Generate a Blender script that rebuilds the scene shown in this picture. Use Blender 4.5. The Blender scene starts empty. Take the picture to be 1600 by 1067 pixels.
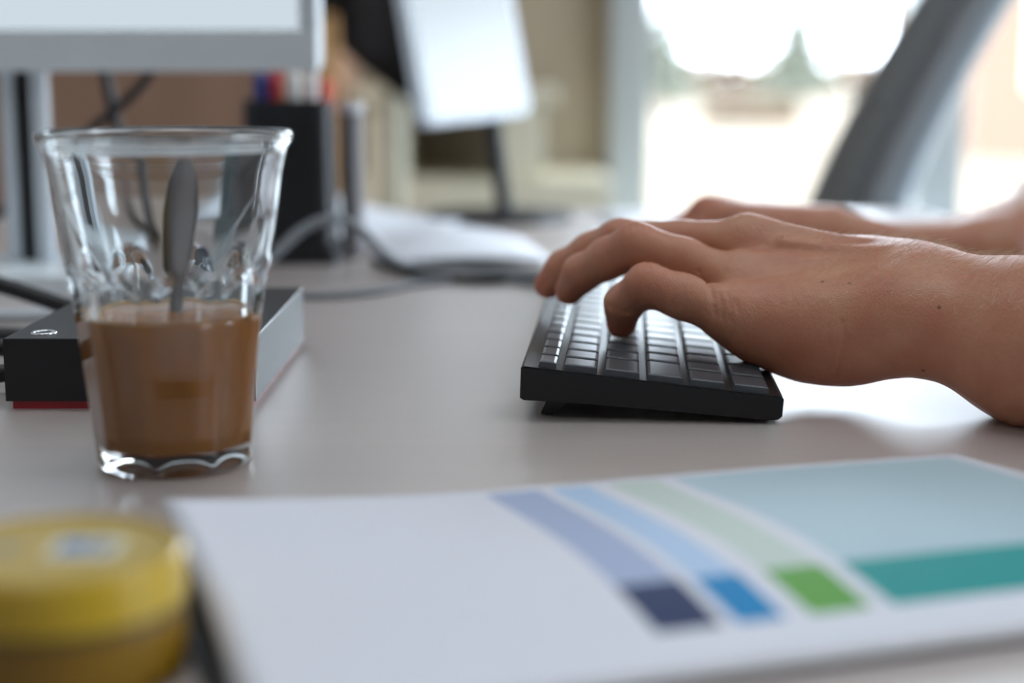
import bpy, bmesh, math, random
import numpy as np
from mathutils import Vector, Matrix

random.seed(7)
SC = bpy.context.scene
COL = SC.collection
DZ = 0.74                      # height of the desk top above the floor; desk-relative z below

# ------------------------------------------------------------------ camera
cam_d = bpy.data.cameras.new('camera')
cam = bpy.data.objects.new('camera', cam_d); COL.objects.link(cam)
cam.location = (0, 0, DZ + 0.139)
cam.rotation_euler = (math.radians(90 - 9.6), 0, 0)
cam_d.sensor_width = 36
cam_d.lens = 36 * 2500 / 1600
cam_d.clip_start = 0.01
cam_d.dof.use_dof = True
cam_d.dof.focus_distance = 0.652
cam_d.dof.aperture_fstop = 3.7
SC.camera = cam

# ------------------------------------------------------------------ world, sun, exposure
SC.view_settings.view_transform = 'Standard'
SC.view_settings.look = 'None'
SC.view_settings.gamma = 1
SC.view_settings.use_curve_mapping = False
SC.view_settings.exposure = 1.68
w = bpy.data.worlds.new('sky'); SC.world = w; w.use_nodes = True
bg = w.node_tree.nodes['Background']
bg.inputs['Color'].default_value = (0.76, 0.88, 1.0, 1)
bg.inputs['Strength'].default_value = 4.9
sun_d = bpy.data.lights.new('sun', 'SUN'); sun_d.energy = 2.2; sun_d.angle = math.radians(2)
sun_d.color = (1.0, 0.87, 0.70)
sun = bpy.data.objects.new('sun', sun_d); COL.objects.link(sun)
sun.rotation_euler = (math.radians(52), 0, math.radians(-25))   # shines from behind the house onto the garden
def portal(name, loc, rot, sx, sy):
    l = bpy.data.lights.new(name, 'AREA'); l.shape = 'RECTANGLE'; l.size = sx; l.size_y = sy
    l.cycles.is_portal = True
    o = bpy.data.objects.new(name, l); COL.objects.link(o); o.location = loc; o.rotation_euler = rot
portal('portal_back', (1.72, 3.10, DZ + 0.35), (math.radians(-90), 0, 0), 2.96, 1.2)
portal('portal_right', (3.60, 1.05, DZ + 0.80), (math.radians(90), 0, math.radians(90)), 3.3, 1.7)
SC.cycles.use_denoising = True

# ------------------------------------------------------------------ materials
MATS = {}
def mat(name, col, rough=0.5, metal=0.0, var=0.0, vscale=40.0, bump=0.0, bscale=400.0, spec=0.5, sss=0.0, coat=0.0, col2=None, emit=None, estr=0.0, stretch=None):
    m = bpy.data.materials.new(name); m.use_nodes = True; MATS[name] = m
    nt = m.node_tree; b = nt.nodes['Principled BSDF']
    b.inputs['Base Color'].default_value = (*col, 1)
    b.inputs['Roughness'].default_value = rough
    b.inputs['Metallic'].default_value = metal
    b.inputs['Specular IOR Level'].default_value = spec
    if coat: b.inputs['Coat Weight'].default_value = coat; b.inputs['Coat Roughness'].default_value = 0.42
    if sss:
        b.inputs['Subsurface Weight'].default_value = sss
        b.inputs['Subsurface Radius'].default_value = (0.006, 0.0025, 0.0015)
        b.inputs['Subsurface Scale'].default_value = 0.5
    if emit: b.inputs['Emission Color'].default_value = (*emit, 1); b.inputs['Emission Strength'].default_value = estr
    tc = nt.nodes.new('ShaderNodeTexCoord')
    src = tc.outputs['Object']
    if stretch:
        mp = nt.nodes.new('ShaderNodeMapping'); mp.inputs['Scale'].default_value = stretch
        nt.links.new(src, mp.inputs['Vector']); src = mp.outputs['Vector']
    if var or col2:
        n = nt.nodes.new('ShaderNodeTexNoise'); n.inputs['Scale'].default_value = vscale; n.inputs['Detail'].default_value = 5
        nt.links.new(src, n.inputs['Vector'])
        r = nt.nodes.new('ShaderNodeValToRGB')
        c2 = col2 if col2 else tuple(max(0, c * (1 - var)) for c in col)
        r.color_ramp.elements[0].color = (*c2, 1); r.color_ramp.elements[1].color = (*col, 1)
        r.color_ramp.elements[0].position = 0.3; r.color_ramp.elements[1].position = 0.7
        nt.links.new(n.outputs['Fac'], r.inputs['Fac']); nt.links.new(r.outputs['Color'], b.inputs['Base Color'])
    if bump:
        n2 = nt.nodes.new('ShaderNodeTexNoise'); n2.inputs['Scale'].default_value = bscale; n2.inputs['Detail'].default_value = 3
        nt.links.new(src, n2.inputs['Vector'])
        bp = nt.nodes.new('ShaderNodeBump'); bp.inputs['Strength'].default_value = bump; bp.inputs['Distance'].default_value = 0.001
        nt.links.new(n2.outputs['Fac'], bp.inputs['Height']); nt.links.new(bp.outputs['Normal'], b.inputs['Normal'])
    return m
mat('desk_laminate', (0.56, 0.485, 0.455), 0.32, var=0.05, vscale=6, bump=0.12, bscale=1500, stretch=(1, 14, 1), spec=1.0, coat=1.0)
mat('desk_edge', (0.50, 0.40, 0.32), 0.5)
mat('steel_grey', (0.35, 0.36, 0.37), 0.4, 0.6)
mat('silver', (0.82, 0.89, 0.93), 0.34, 0.0, var=0.03)
mat('black_plastic', (0.010, 0.011, 0.014), 0.42, bump=0.05, bscale=2500)
mat('black_case', (0.005, 0.005, 0.007), 0.40, bump=0.06, bscale=3000, spec=0.5)
mat('wall_front_paint', (0.24, 0.23, 0.22), 0.9, var=0.03, vscale=3)
mat('key_plastic', (0.065, 0.072, 0.085), 0.34, bump=0.10, bscale=2500, var=0.2, vscale=300, spec=0.9)
mat('red_plastic', (0.42, 0.02, 0.03), 0.4)
mat('dock_top', (0.05, 0.05, 0.058), 0.38, bump=0.08, bscale=3000)
mat('chrome', (0.8, 0.8, 0.82), 0.08, 1.0)
mat('spoon_steel', (0.10, 0.085, 0.08), 0.42, 1.0)
mat('paper', (0.80, 0.82, 0.88), 0.55, var=0.02)
mat('paper_edge', (0.72, 0.68, 0.66), 0.7)
mat('cover_black', (0.012, 0.012, 0.014), 0.5)
mat('cable_black', (0.012, 0.012, 0.014), 0.45)
mat('cable_grey', (0.22, 0.24, 0.26), 0.45)
mat('cable_white', (0.62, 0.66, 0.70), 0.45)
mat('cream_paint', (0.72, 0.66, 0.50), 0.6, var=0.04)
mat('wall_beige', (0.40, 0.33, 0.235), 0.85, var=0.05, vscale=3)
mat('ceiling_white', (0.80, 0.80, 0.78), 0.9, var=0.03, vscale=3)
mat('fill_panel', (0.8, 0.8, 0.8), 0.5, emit=(0.92, 0.96, 1.0), estr=0.8)  # glowing face of the added ceiling fill panels
mat('wall_white', (0.55, 0.53, 0.50), 0.9, var=0.03, vscale=3)
mat('wood_brown', (0.42, 0.24, 0.16), 0.5, var=0.18, vscale=5, stretch=(4, 4, 0.4))
mat('wood_orange', (0.66, 0.36, 0.15), 0.5, var=0.18, vscale=5, stretch=(4, 4, 0.4))
mat('window_metal', (0.42, 0.44, 0.43), 0.45, 0.1)
mat('floor_carpet', (0.20, 0.19, 0.18), 0.95, var=0.25, vscale=60)
mat('fabric_grey', (0.19, 0.195, 0.20), 0.85, var=0.2, vscale=300, bump=0.4, bscale=800)
mat('chair_frame', (0.24, 0.28, 0.31), 0.35, 0.2)
mat('jacket', (0.020, 0.015, 0.015), 0.8, var=0.3, vscale=30, bump=0.5, bscale=60)
mat('coffee', (0.42, 0.155, 0.022), 0.18, sss=0.0, var=0.04, vscale=60)
mat('foam', (0.55, 0.33, 0.14), 0.4, var=0.15, vscale=500)
mat('shirt', (0.10, 0.12, 0.17), 0.9, bump=0.3, bscale=900)
mat('trousers', (0.03, 0.035, 0.05), 0.9, bump=0.3, bscale=900)
mat('hair', (0.08, 0.045, 0.025), 0.6)
mat('arm_hair', (0.95, 0.82, 0.62), 0.35)
mat('pen_red', (0.55, 0.03, 0.05), 0.35)
mat('pen_blue', (0.03, 0.05, 0.25), 0.35)
mat('pen_white', (0.75, 0.74, 0.72), 0.4)
mat('pen_orange', (0.75, 0.12, 0.06), 0.4)
mat('grey_cup', (0.22, 0.21, 0.22), 0.5)
mat('ground_dry', (0.12, 0.09, 0.056), 0.95, var=0.2, vscale=0.7)
mat('hedge', (0.12, 0.08, 0.045), 0.9, var=0.4, vscale=4)
mat('conifer', (0.12, 0.13, 0.10), 0.9, var=0.3, vscale=3)
mat('bark', (0.18, 0.13, 0.09), 0.9)
mat('brick_pink', (0.15, 0.098, 0.07), 0.9, var=0.1)
mat('roof_tile', (0.30, 0.16, 0.12), 0.9)
mat('dark_glass', (0.04, 0.05, 0.06), 0.1)
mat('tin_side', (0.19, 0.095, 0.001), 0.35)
mat('tin_dark', (0.10, 0.06, 0.01), 0.5)
mat('screen_glass', (0.02, 0.02, 0.025), 0.15, emit=(0.70, 0.80, 0.88), estr=0.27)
mat('bezel_white', (0.72, 0.78, 0.84), 0.35)

def glass_mat():
    m = bpy.data.materials.new('clear_glass'); m.use_nodes = True; MATS['clear_glass'] = m
    nt = m.node_tree; nt.nodes.remove(nt.nodes['Principled BSDF'])
    g = nt.nodes.new('ShaderNodeBsdfGlass'); g.inputs['IOR'].default_value = 1.5; g.inputs['Roughness'].default_value = 0.0
    g.inputs['Color'].default_value = (0.97, 0.985, 0.99, 1)
    nt.links.new(g.outputs[0], nt.nodes['Material Output'].inputs['Surface'])
    m = bpy.data.materials.new('pane_glass'); m.use_nodes = True; MATS['pane_glass'] = m
    nt = m.node_tree; nt.nodes.remove(nt.nodes['Principled BSDF'])
    t = nt.nodes.new('ShaderNodeBsdfTransparent'); gl = nt.nodes.new('ShaderNodeBsdfGlossy'); gl.inputs['Roughness'].default_value = 0.02
    mx = nt.nodes.new('ShaderNodeMixShader'); mx.inputs[0].default_value = 0.06
    nt.links.new(t.outputs[0], mx.inputs[1]); nt.links.new(gl.outputs[0], mx.inputs[2])
    nt.links.new(mx.outputs[0], nt.nodes['Material Output'].inputs['Surface'])
glass_mat()

def skin_mat():
    m = mat('skin', (0.56, 0.30, 0.205), 0.42, sss=0.12, spec=0.5)
    nt = m.node_tree; b = nt.nodes['Principled BSDF']; L = nt.links.new
    tc = nt.nodes.new('ShaderNodeTexCoord')
    n1 = nt.nodes.new('ShaderNodeTexNoise'); n1.inputs['Scale'].default_value = 45; n1.inputs['Detail'].default_value = 4
    L(tc.outputs['Object'], n1.inputs['Vector'])
    r1 = nt.nodes.new('ShaderNodeValToRGB')
    r1.color_ramp.elements[0].position = 0.32; r1.color_ramp.elements[0].color = (0.53, 0.200, 0.118, 1)
    r1.color_ramp.elements[1].position = 0.68; r1.color_ramp.elements[1].color = (0.60, 0.285, 0.170, 1)
    L(n1.outputs['Fac'], r1.inputs['Fac'])
    # small moles and freckles
    v = nt.nodes.new('ShaderNodeTexVoronoi'); v.inputs['Scale'].default_value = 55; v.inputs['Randomness'].default_value = 1
    L(tc.outputs['Object'], v.inputs['Vector'])
    rm = nt.nodes.new('ShaderNodeValToRGB')
    rm.color_ramp.elements[0].position = 0.03; rm.color_ramp.elements[0].color = (1, 1, 1, 1)
    rm.color_ramp.elements[1].position = 0.06; rm.color_ramp.elements[1].color = (0, 0, 0, 1)
    L(v.outputs['Distance'], rm.inputs['Fac'])
    mx = nt.nodes.new('ShaderNodeMixRGB'); mx.inputs['Color2'].default_value = (0.20, 0.08, 0.05, 1)
    L(rm.outputs['Color'], mx.inputs['Fac']); L(r1.outputs['Color'], mx.inputs['Color1'])
    # redder fingertips, from the vertex attribute
    at = nt.nodes.new('ShaderNodeAttribute'); at.attribute_name = 'flush'
    mx2 = nt.nodes.new('ShaderNodeMixRGB'); mx2.inputs['Color2'].default_value = (0.52, 0.15, 0.085, 1)
    L(at.outputs['Fac'], mx2.inputs['Fac']); L(mx.outputs['Color'], mx2.inputs['Color1']); L(mx2.outputs['Color'], b.inputs['Base Color'])
    # fine cross-hatched skin lines
    mp = nt.nodes.new('ShaderNodeMapping'); mp.inputs['Scale'].default_value = (1.0, 1.0, 0.45); L(tc.outputs['Object'], mp.inputs['Vector'])
    v2 = nt.nodes.new('ShaderNodeTexVoronoi'); v2.inputs['Scale'].default_value = 900; v2.feature = 'DISTANCE_TO_EDGE'
    L(mp.outputs['Vector'], v2.inputs['Vector'])
    n3 = nt.nodes.new('ShaderNodeTexNoise'); n3.inputs['Scale'].default_value = 350; n3.inputs['Detail'].default_value = 5
    L(mp.outputs['Vector'], n3.inputs['Vector'])
    b1 = nt.nodes.new('ShaderNodeBump'); b1.inputs['Strength'].default_value = 0.35; b1.inputs['Distance'].default_value = 0.0006
    L(v2.outputs['Distance'], b1.inputs['Height'])
    b2 = nt.nodes.new('ShaderNodeBump'); b2.inputs['Strength'].default_value = 0.35; b2.inputs['Distance'].default_value = 0.001
    L(n3.outputs['Fac'], b2.inputs['Height']); L(b1.outputs['Normal'], b2.inputs['Normal']); L(b2.outputs['Normal'], b.inputs['Normal'])
skin_mat()

# ------------------------------------------------------------------ mesh helpers
def link_mesh(name, me, m=None, parent=None, loc=None, smooth=False):
    o = bpy.data.objects.new(name, me); COL.objects.link(o)
    if m: me.materials.append(MATS[m])
    if parent: o.parent = parent
    if loc: o.location = loc
    if smooth:
        for p in me.polygons: p.use_smooth = True
    return o
def bm_obj(name, bm, m=None, parent=None, loc=None, smooth=False):
    me = bpy.data.meshes.new(name); bmesh.ops.recalc_face_normals(bm, faces=bm.faces); bm.to_mesh(me); bm.free()
    return link_mesh(name, me, m, parent, loc, smooth)
def tag(o, label, cat, group=None):
    o['label'] = label; o['category'] = cat
    if group: o['group'] = group
    return o
def struct(o): o['kind'] = 'structure'; return o
def empty(name, loc, rz=0):
    o = bpy.data.objects.new(name, None); COL.objects.link(o); o.location = loc; o.rotation_euler = (0, 0, rz); o.empty_display_size = 0.02
    return o
def add_box(bm, c, s, M=None, bev=0.0):
    r = bmesh.ops.create_cube(bm, size=1, matrix=Matrix.Translation(c) @ Matrix.Diagonal((*s, 1)))
    vs = r['verts']
    if bev:
        es = list({e for v in vs for e in v.link_edges})
        rr = bmesh.ops.bevel(bm, geom=es, offset=bev, segments=2, affect='EDGES', profile=0.7)
        vs = list({v for f in rr['faces'] for v in f.verts} | {v for v in vs if v.is_valid})
    if M is not None: bmesh.ops.transform(bm, matrix=M, verts=[v for v in vs if v.is_valid])
def box(name, lo, hi, m, parent=None, bev=0.0, loc=None):
    bm = bmesh.new(); c = [(a + b) / 2 for a, b in zip(lo, hi)]; s = [b - a for a, b in zip(lo, hi)]
    add_box(bm, c, s, bev=bev)
    return bm_obj(name, bm, m, parent, loc)
def lathe(bm, prof, n=48, close=True):
    rings = []
    for r, z in prof:
        rings.append([bm.verts.new((r * math.cos(2 * math.pi * i / n), r * math.sin(2 * math.pi * i / n), z)) for i in range(n)] if r > 1e-6 else [bm.verts.new((0, 0, z))])
    for a, b in zip(rings, rings[1:]):
        for i in range(n):
            j = (i + 1) % n
            if len(a) == 1 and len(b) == 1: continue
            if len(a) == 1: bm.faces.new((a[0], b[j], b[i]))
            elif len(b) == 1: bm.faces.new((a[i], a[j], b[0]))
            else: bm.faces.new((a[i], a[j], b[j], b[i]))
def smooth_path(pts, n=8):
    P = [Vector(p) for p in pts]; out = []
    for i in range(len(P) - 1):
        p0 = P[max(i - 1, 0)]; p1 = P[i]; p2 = P[i + 1]; p3 = P[min(i + 2, len(P) - 1)]
        for k in range(n):
            t = k / n
            out.append(0.5 * ((2 * p1) + (p2 - p0) * t + (2 * p0 - 5 * p1 + 4 * p2 - p3) * t * t + (3 * p1 - p0 - 3 * p2 + p3) * t ** 3))
    out.append(P[-1]); return out
def tube(bm, pts, r, n=10, caps=True):
    rings = []; rr = r if callable(r) else (lambda t: r)
    up = Vector((0, 0, 1)); L = len(pts)
    for i, p in enumerate(pts):
        d = (pts[min(i + 1, L - 1)] - pts[max(i - 1, 0)]).normalized()
        a = d.cross(up)
        if a.length < 0.05: a = d.cross(Vector((1, 0, 0)))
        a.normalize(); b = a.cross(d); q = rr(i / (L - 1))
        rings.append([bm.verts.new(p + q * (math.cos(2 * math.pi * k / n) * a + math.sin(2 * math.pi * k / n) * b)) for k in range(n)])
    for A, B in zip(rings, rings[1:]):
        for k in range(n): bm.faces.new((A[k], A[(k + 1) % n], B[(k + 1) % n], B[k]))
    if caps: bm.faces.new(rings[0][::-1]); bm.faces.new(rings[-1])
def prism(bm, poly, y0, y1, axis='y'):
    a = [bm.verts.new((x, y0, z)) for x, z in poly]; b = [bm.verts.new((x, y1, z)) for x, z in poly]
    bm.faces.new(a[::-1]); bm.faces.new(b)
    for i in range(len(poly)):
        j = (i + 1) % len(poly); bm.faces.new((a[i], a[j], b[j], b[i]))
def rrect(cx, cy, wx, wy, r, n=6):
    pts = []
    for sx, sy, a0 in ((1, 1, 0), (-1, 1, 90), (-1, -1, 180), (1, -1, 270)):
        for k in range(n + 1):
            a = math.radians(a0 + 90 * k / n)
            pts.append((cx + sx * (wx / 2 - r) + r * math.cos(a), cy + sy * (wy / 2 - r) + r * math.sin(a)))
    return pts
def extrude_poly(bm, pts, z0, z1, bev=0.0):
    a = [bm.verts.new((x, y, z0)) for x, y in pts]; b = [bm.verts.new((x, y, z1)) for x, y in pts]
    bm.faces.new(a[::-1]); top = bm.faces.new(b)
    for i in range(len(pts)):
        j = (i + 1) % len(pts); bm.faces.new((a[i], a[j], b[j], b[i]))
    if bev: bmesh.ops.bevel(bm, geom=list(top.edges), offset=bev, segments=3, affect='EDGES', profile=0.7)

# ------------------------------------------------------------------ the room
X0, X1, Y0, Y1, ZC = -2.6, 3.6, -2.6, 3.1, 2.75
struct(box('floor', (X0, Y0, -0.05), (X1, Y1, 0), 'floor_carpet'))
struct(box('ceiling', (X0 - 0.2, Y0 - 0.2, ZC), (X1 + 0.2, Y1 + 0.2, ZC + 0.1), 'ceiling_white'))
struct(box('wall_left', (X0 - 0.15, Y0, 0), (X0, Y1, ZC), 'wall_white'))
struct(box('wall_front', (X0, Y0 - 0.15, 0), (X1, Y0, ZC), 'wall_front_paint'))
WZ0, WZ1, RZ1 = DZ - 0.25, DZ + 0.95, DZ + 1.65
def wall_with_opening(name, lo_hi_fn, m, spans):
    bm = bmesh.new()
    for lo, hi in spans:
        add_box(bm, [(a + b) / 2 for a, b in zip(lo, hi)], [b - a for a, b in zip(lo, hi)])
    return struct(bm_obj(name, bm, m))
wall_with_opening('wall_back', None, 'wall_beige', [((X0, Y1, 0), (0.185, Y1 + 0.2, ZC)), ((0.185, Y1, 0), (3.25, Y1 + 0.2, WZ0)),
                  ((0.185, Y1, WZ1), (3.25, Y1 + 0.2, ZC)), ((3.25, Y1, 0), (X1 + 0.2, Y1 + 0.2, ZC))])
RY0, RY1 = -0.6, 2.7
wall_with_opening('wall_right', None, 'wall_white', [((X1, Y0, 0), (X1 + 0.2, RY0, ZC)), ((X1, RY1, 0), (X1 + 0.2, Y1, ZC)),
                  ((X1, RY0, 0), (X1 + 0.2, RY1, WZ0 + 0.2)), ((X1, RY0, RZ1), (X1 + 0.2, RY1, ZC))])
def window_back(n, xs):
    f = struct(empty('window_%d' % n, (0, Y1, WZ0)))
    h = WZ1 - WZ0
    bm = bmesh.new()
    for x0, x1 in xs: add_box(bm, ((x0 + x1) / 2, 0.04, h / 2), (x1 - x0, 0.16, h), bev=0.006)
    x0, x1 = xs[0][0], xs[-1][1]
    add_box(bm, ((x0 + x1) / 2, 0.04, 0.03), (x1 - x0 - 0.02, 0.15, 0.06)); add_box(bm, ((x0 + x1) / 2, 0.04, h - 0.03), (x1 - x0 - 0.02, 0.15, 0.06))
    bm_obj('window_frame', bm, 'window_metal', f)
    for (a, b), (c, d) in zip(xs, xs[1:]):
        bm = bmesh.new(); add_box(bm, ((b + c) / 2, 0.05, h / 2), (c - b, 0.006, h - 0.1)); bm_obj('pane', bm, 'pane_glass', f)
    bm = bmesh.new(); add_box(bm, ((x0 + x1) / 2, -0.10, -0.015), (x1 - x0, 0.28, 0.03), bev=0.004); bm_obj('window_sill', bm, 'bezel_white', f)
window_back(1, [(0.185, 0.262), (0.768, 0.86), (1.62, 1.68), (2.42, 2.48), (3.19, 3.25)])
fr = struct(empty('window_2', (X1, 0, WZ0 + 0.2)))
hh = RZ1 - WZ0 - 0.2
bm = bmesh.new(); ys = [RY0, RY0 + 1.1, RY0 + 2.2, RY1]
for y in ys: add_box(bm, (0.1, min(max(y, RY0 + 0.03), RY1 - 0.03), hh / 2), (0.12, 0.06, hh), bev=0.004)
add_box(bm, (0.1, (RY0 + RY1) / 2, 0.03), (0.11, RY1 - RY0, 0.06)); add_box(bm, (0.1, (RY0 + RY1) / 2, hh - 0.03), (0.11, RY1 - RY0, 0.06))
bm_obj('window_frame', bm, 'window_metal', fr)
for a, b in zip(ys, ys[1:]):
    bm = bmesh.new(); add_box(bm, (0.1, (a + b) / 2, hh / 2), (0.006, b - a - 0.06, hh - 0.12)); bm_obj('pane', bm, 'pane_glass', fr)

# ------------------------------------------------------------------ unseen ceiling panels, added as fill to brighten upward surfaces
def ceiling_fill(x, y, label):
    t = empty('ceiling_fill', (x, y, ZC - 0.06)); tag(t, label, 'lamp', 'added fill lights')
    bm = bmesh.new()
    for lo, hi in (((-0.62, -0.17, 0.0), (-0.60, 0.17, 0.06)), ((0.60, -0.17, 0.0), (0.62, 0.17, 0.06)), ((-0.60, -0.17, 0.0), (0.60, -0.15, 0.06)), ((-0.60, 0.15, 0.0), (0.60, 0.17, 0.06)), ((-0.60, -0.15, 0.04), (0.60, 0.15, 0.06))):
        add_box(bm, [(a + b) / 2 for a, b in zip(lo, hi)], [b - a for a, b in zip(lo, hi)])
    bm_obj('fill_frame', bm, 'steel_grey', t); box('diffuser', (-0.60, -0.15, 0.015), (0.60, 0.15, 0.03), 'fill_panel', t)
    l = bpy.data.lights.new('fill_light', 'AREA'); l.shape = 'RECTANGLE'; l.size = 1.18; l.size_y = 0.28; l.energy = FILL_POWER; l.color = (0.90, 0.95, 1.0)
    o = bpy.data.objects.new('fill_light', l); COL.objects.link(o); o.parent = t; o.location = (0, 0, 0.01)
FILL_POWER = 1.3
ceiling_fill(-0.2, 0.9, 'added slim fill light panel above the desk')
ceiling_fill(1.7, 0.9, 'added slim fill light panel over the chair side of the room')
ceiling_fill(-0.2, -1.2, 'added slim fill light panel at the back of the room')

# ------------------------------------------------------------------ outdoors
g = struct(box('ground', (-60, Y1 + 0.2, -0.4), (80, 120, -0.25), 'ground_dry'))
def leaf_blob(bm, n, fn, size):
    for _ in range(n):
        p = Vector(fn()); a = Vector((random.gauss(0, 1), random.gauss(0, 1), random.gauss(0, 1))).normalized(); b = a.orthogonal().normalized()
        s = size * random.uniform(0.6, 1.3)
        bm.faces.new([bm.verts.new(p + a * s), bm.verts.new(p + b * s * 0.6), bm.verts.new(p - a * s), bm.verts.new(p - b * s * 0.6)])
def conifer(x, y, h, r, label):
    t = empty('conifer_tree', (x, y, -0.25)); tag(t, label, 'tree', 'conifers outside the window')
    bm = bmesh.new(); lathe(bm, [(0, 0), (r * 0.09, 0), (r * 0.05, h * 0.6), (0, h)], 10); bm_obj('trunk', bm, 'bark', t)
    bm = bmesh.new()
    def fn():
        z = random.random() ** 1.4; a = random.random() * 6.283; tier = 0.75 + 0.25 * math.sin(z * 40)
        q = r * (1 - z) * tier * math.sqrt(random.random())
        return (q * math.cos(a), q * math.sin(a), h * (0.12 + 0.88 * z))
    leaf_blob(bm, 4500, fn, r * 0.09); bm_obj('foliage', bm, 'conifer', t)
conifer(7.9, 45, 3.8, 1.4, 'small pointed conifer in the garden beyond the window')
conifer(3.75, 40, 3.3, 1.15, 'tall dark conifer partly behind the window frame')
conifer(17.5, 60, 4.6, 1.7, 'broad conifer far off in the garden behind the chair')
def hedge(x0, x1, y, h, label, size=0.09, depth=0.4):
    t = empty('hedge', ((x0 + x1) / 2, y, -0.25)); tag(t, label, 'hedge')
    L = (x1 - x0) / 2
    bm = bmesh.new()
    for k in range(7): lathe_at = -L + (k + 0.5) * 2 * L / 7; tube(bm, [Vector((lathe_at, 0, 0)), Vector((lathe_at + 0.05, 0, h * 0.5)), Vector((lathe_at, 0.05, h * 0.9))], 0.03, 6)
    so = bm_obj('stems', bm, 'bark', t); so['kind'] = 'stuff'
    bm = bmesh.new()
    leaf_blob(bm, 3000, lambda: (random.uniform(-L, L), random.uniform(-depth, depth), h * random.uniform(0.02, 1) * random.uniform(0.85, 1)), size)
    bm_obj('foliage', bm, 'hedge', t)
hedge(4.0, 6.0, 34.0, 0.45, 'low dry brown hedge on the bright lawn')
hedge(2.0, 34.0, 66.0, 1.7, 'long row of reddish shrubs along the garden edge', 0.32, 1.0)
b = empty('garden_house', (8.4, 21, -0.25)); tag(b, 'pinkish brick house at the far side of the garden', 'house')
box('wall', (-2.4, 0, 0), (6, 5, 3.0), 'brick_pink', b)
bm = bmesh.new(); prism(bm, [(-2.7, 3.0), (6.3, 3.0), (1.8, 5.2)], -0.3, 5.3); bm_obj('roof', bm, 'roof_tile', b)
for x in (-1.2, 1.2, 3.6):
    f = box('window', (x - 0.5, -0.04, 0.9), (x + 0.5, 0.06, 2.2), 'cream_paint', b); box('pane', (x - 0.42, -0.06, 0.98), (x + 0.42, -0.03, 2.12), 'dark_glass', f)

# ------------------------------------------------------------------ desk
dk = empty('desk', (0, 0, 0)); tag(dk, 'large pale beige laminate office desk under everything', 'desk')
DX0, DX1, DY0, DY1 = -0.95, 0.42, 0.13, 1.62
bm = bmesh.new(); add_box(bm, ((DX0 + DX1) / 2, (DY0 + DY1) / 2, DZ - 0.0125), (DX1 - DX0, DY1 - DY0, 0.025), bev=0.002); bm_obj('desktop', bm, 'desk_laminate', dk)
for x in (DX0 + 0.08, DX1 - 0.08):
    for y in (DY0 + 0.08, DY1 - 0.08): box('leg', (x - 0.025, y - 0.025, 0), (x + 0.025, y + 0.025, DZ - 0.0252), 'steel_grey', dk, bev=0.003)

# ------------------------------------------------------------------ wall furniture behind
c = empty('wardrobe', (-1.21, Y1 - 0.46, 0)); tag(c, 'tall reddish brown wooden wardrobe behind the large monitor', 'wardrobe')
box('body', (-1.15, 0.02, 0), (0.915, 0.45, 2.1), 'wood_brown', c)
for x0, x1 in ((-1.145, -0.645), (-0.635, -0.13), (-0.115, 0.385), (0.395, 0.825)):
    d = box('door', (x0, 0.0, 0.08), (x1, 0.02, 2.08), 'wood_brown', c, bev=0.003)
    box('handle', (x1 - 0.06, -0.02, 1.0), (x1 - 0.045, 0.0, 1.16), 'steel_grey', d)
box('side_trim', (0.835, -0.012, 0), (0.925, 0.02, 2.1), 'wood_orange', c)

s = empty('cream_shelf', (0, Y1 - 0.34, 0)); tag(s, 'low cream shelf rack with upright posts against the beige wall', 'shelf')
box('plinth', (-0.275, 0.0, 0), (0.17, 0.32, DZ - 0.045), 'cream_paint', s, bev=0.004)
for x0, x1 in ((-0.255, -0.185), (-0.02, 0.055)):
    box('post', (x0, 0.02, DZ - 0.045), (x1, 0.30, DZ + 0.085), 'cream_paint', s, bev=0.004)
box('shelf_board', (-0.28, 0.0, DZ + 0.085), (0.08, 0.32, DZ + 0.11), 'cream_paint', s, bev=0.003)

# dark jacket hanging on a hook, draped folds
j = empty('jacket', (-0.178, 2.34, DZ + 0.10)); tag(j, 'dark brown jacket hanging beside the tilted monitor', 'jacket')
def jacket_mesh():
    bm = bmesh.new(); rings = []; n = 40
    for k in range(15):
        t = k / 14; z = 0.02 + t * 0.72
        wx = 0.065 + 0.035 * t; wy = 0.05 + 0.02 * t
        ring = []
        for i in range(n):
            a = 2 * math.pi * i / n; f = 1 + 0.16 * math.sin(5 * a + 1.3 * t) * (1 - 0.5 * t)
            if t > 0.9: f *= (1 - (t - 0.9) * 7)
            zz = z + (0.05 * -math.cos(a) if k == 0 else 0)
            ring.append(bm.verts.new((wx * f * math.cos(a), wy * f * math.sin(a), zz)))
        rings.append(ring)
    for A, B in zip(rings, rings[1:]):
        for i in range(n): bm.faces.new((A[i], A[(i + 1) % n], B[(i + 1) % n], B[i]))
    bm.faces.new(rings[-1]); bm.faces.new(rings[0][::-1])
    return bm
bm_obj('jacket_body', jacket_mesh(), 'jacket', j, smooth=True)
for sx in (-1, 1):
    bm = bmesh.new(); tube(bm, smooth_path([(0.06 * sx, 0, 0.62), (0.092 * sx, -0.01, 0.4), (0.082 * sx, -0.01, 0.12)], 5), lambda t: 0.036 - 0.01 * t, 12); bm_obj('sleeve', bm, 'jacket', j, smooth=True)
st = empty('coat_stand', (-0.178, 2.46, 0)); tag(st, 'slim cream coat stand carrying the brown jacket', 'coat stand')
bm = bmesh.new(); tube(bm, [Vector((0, 0, 0.02)), Vector((0, 0, 1.62))], 0.014, 12); bm_obj('pole', bm, 'cream_paint', st)
bm = bmesh.new(); lathe(bm, [(0, 0), (0.17, 0), (0.17, 0.012), (0.03, 0.03), (0, 0.03)], 32); bm_obj('base', bm, 'jacket', st)
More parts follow.
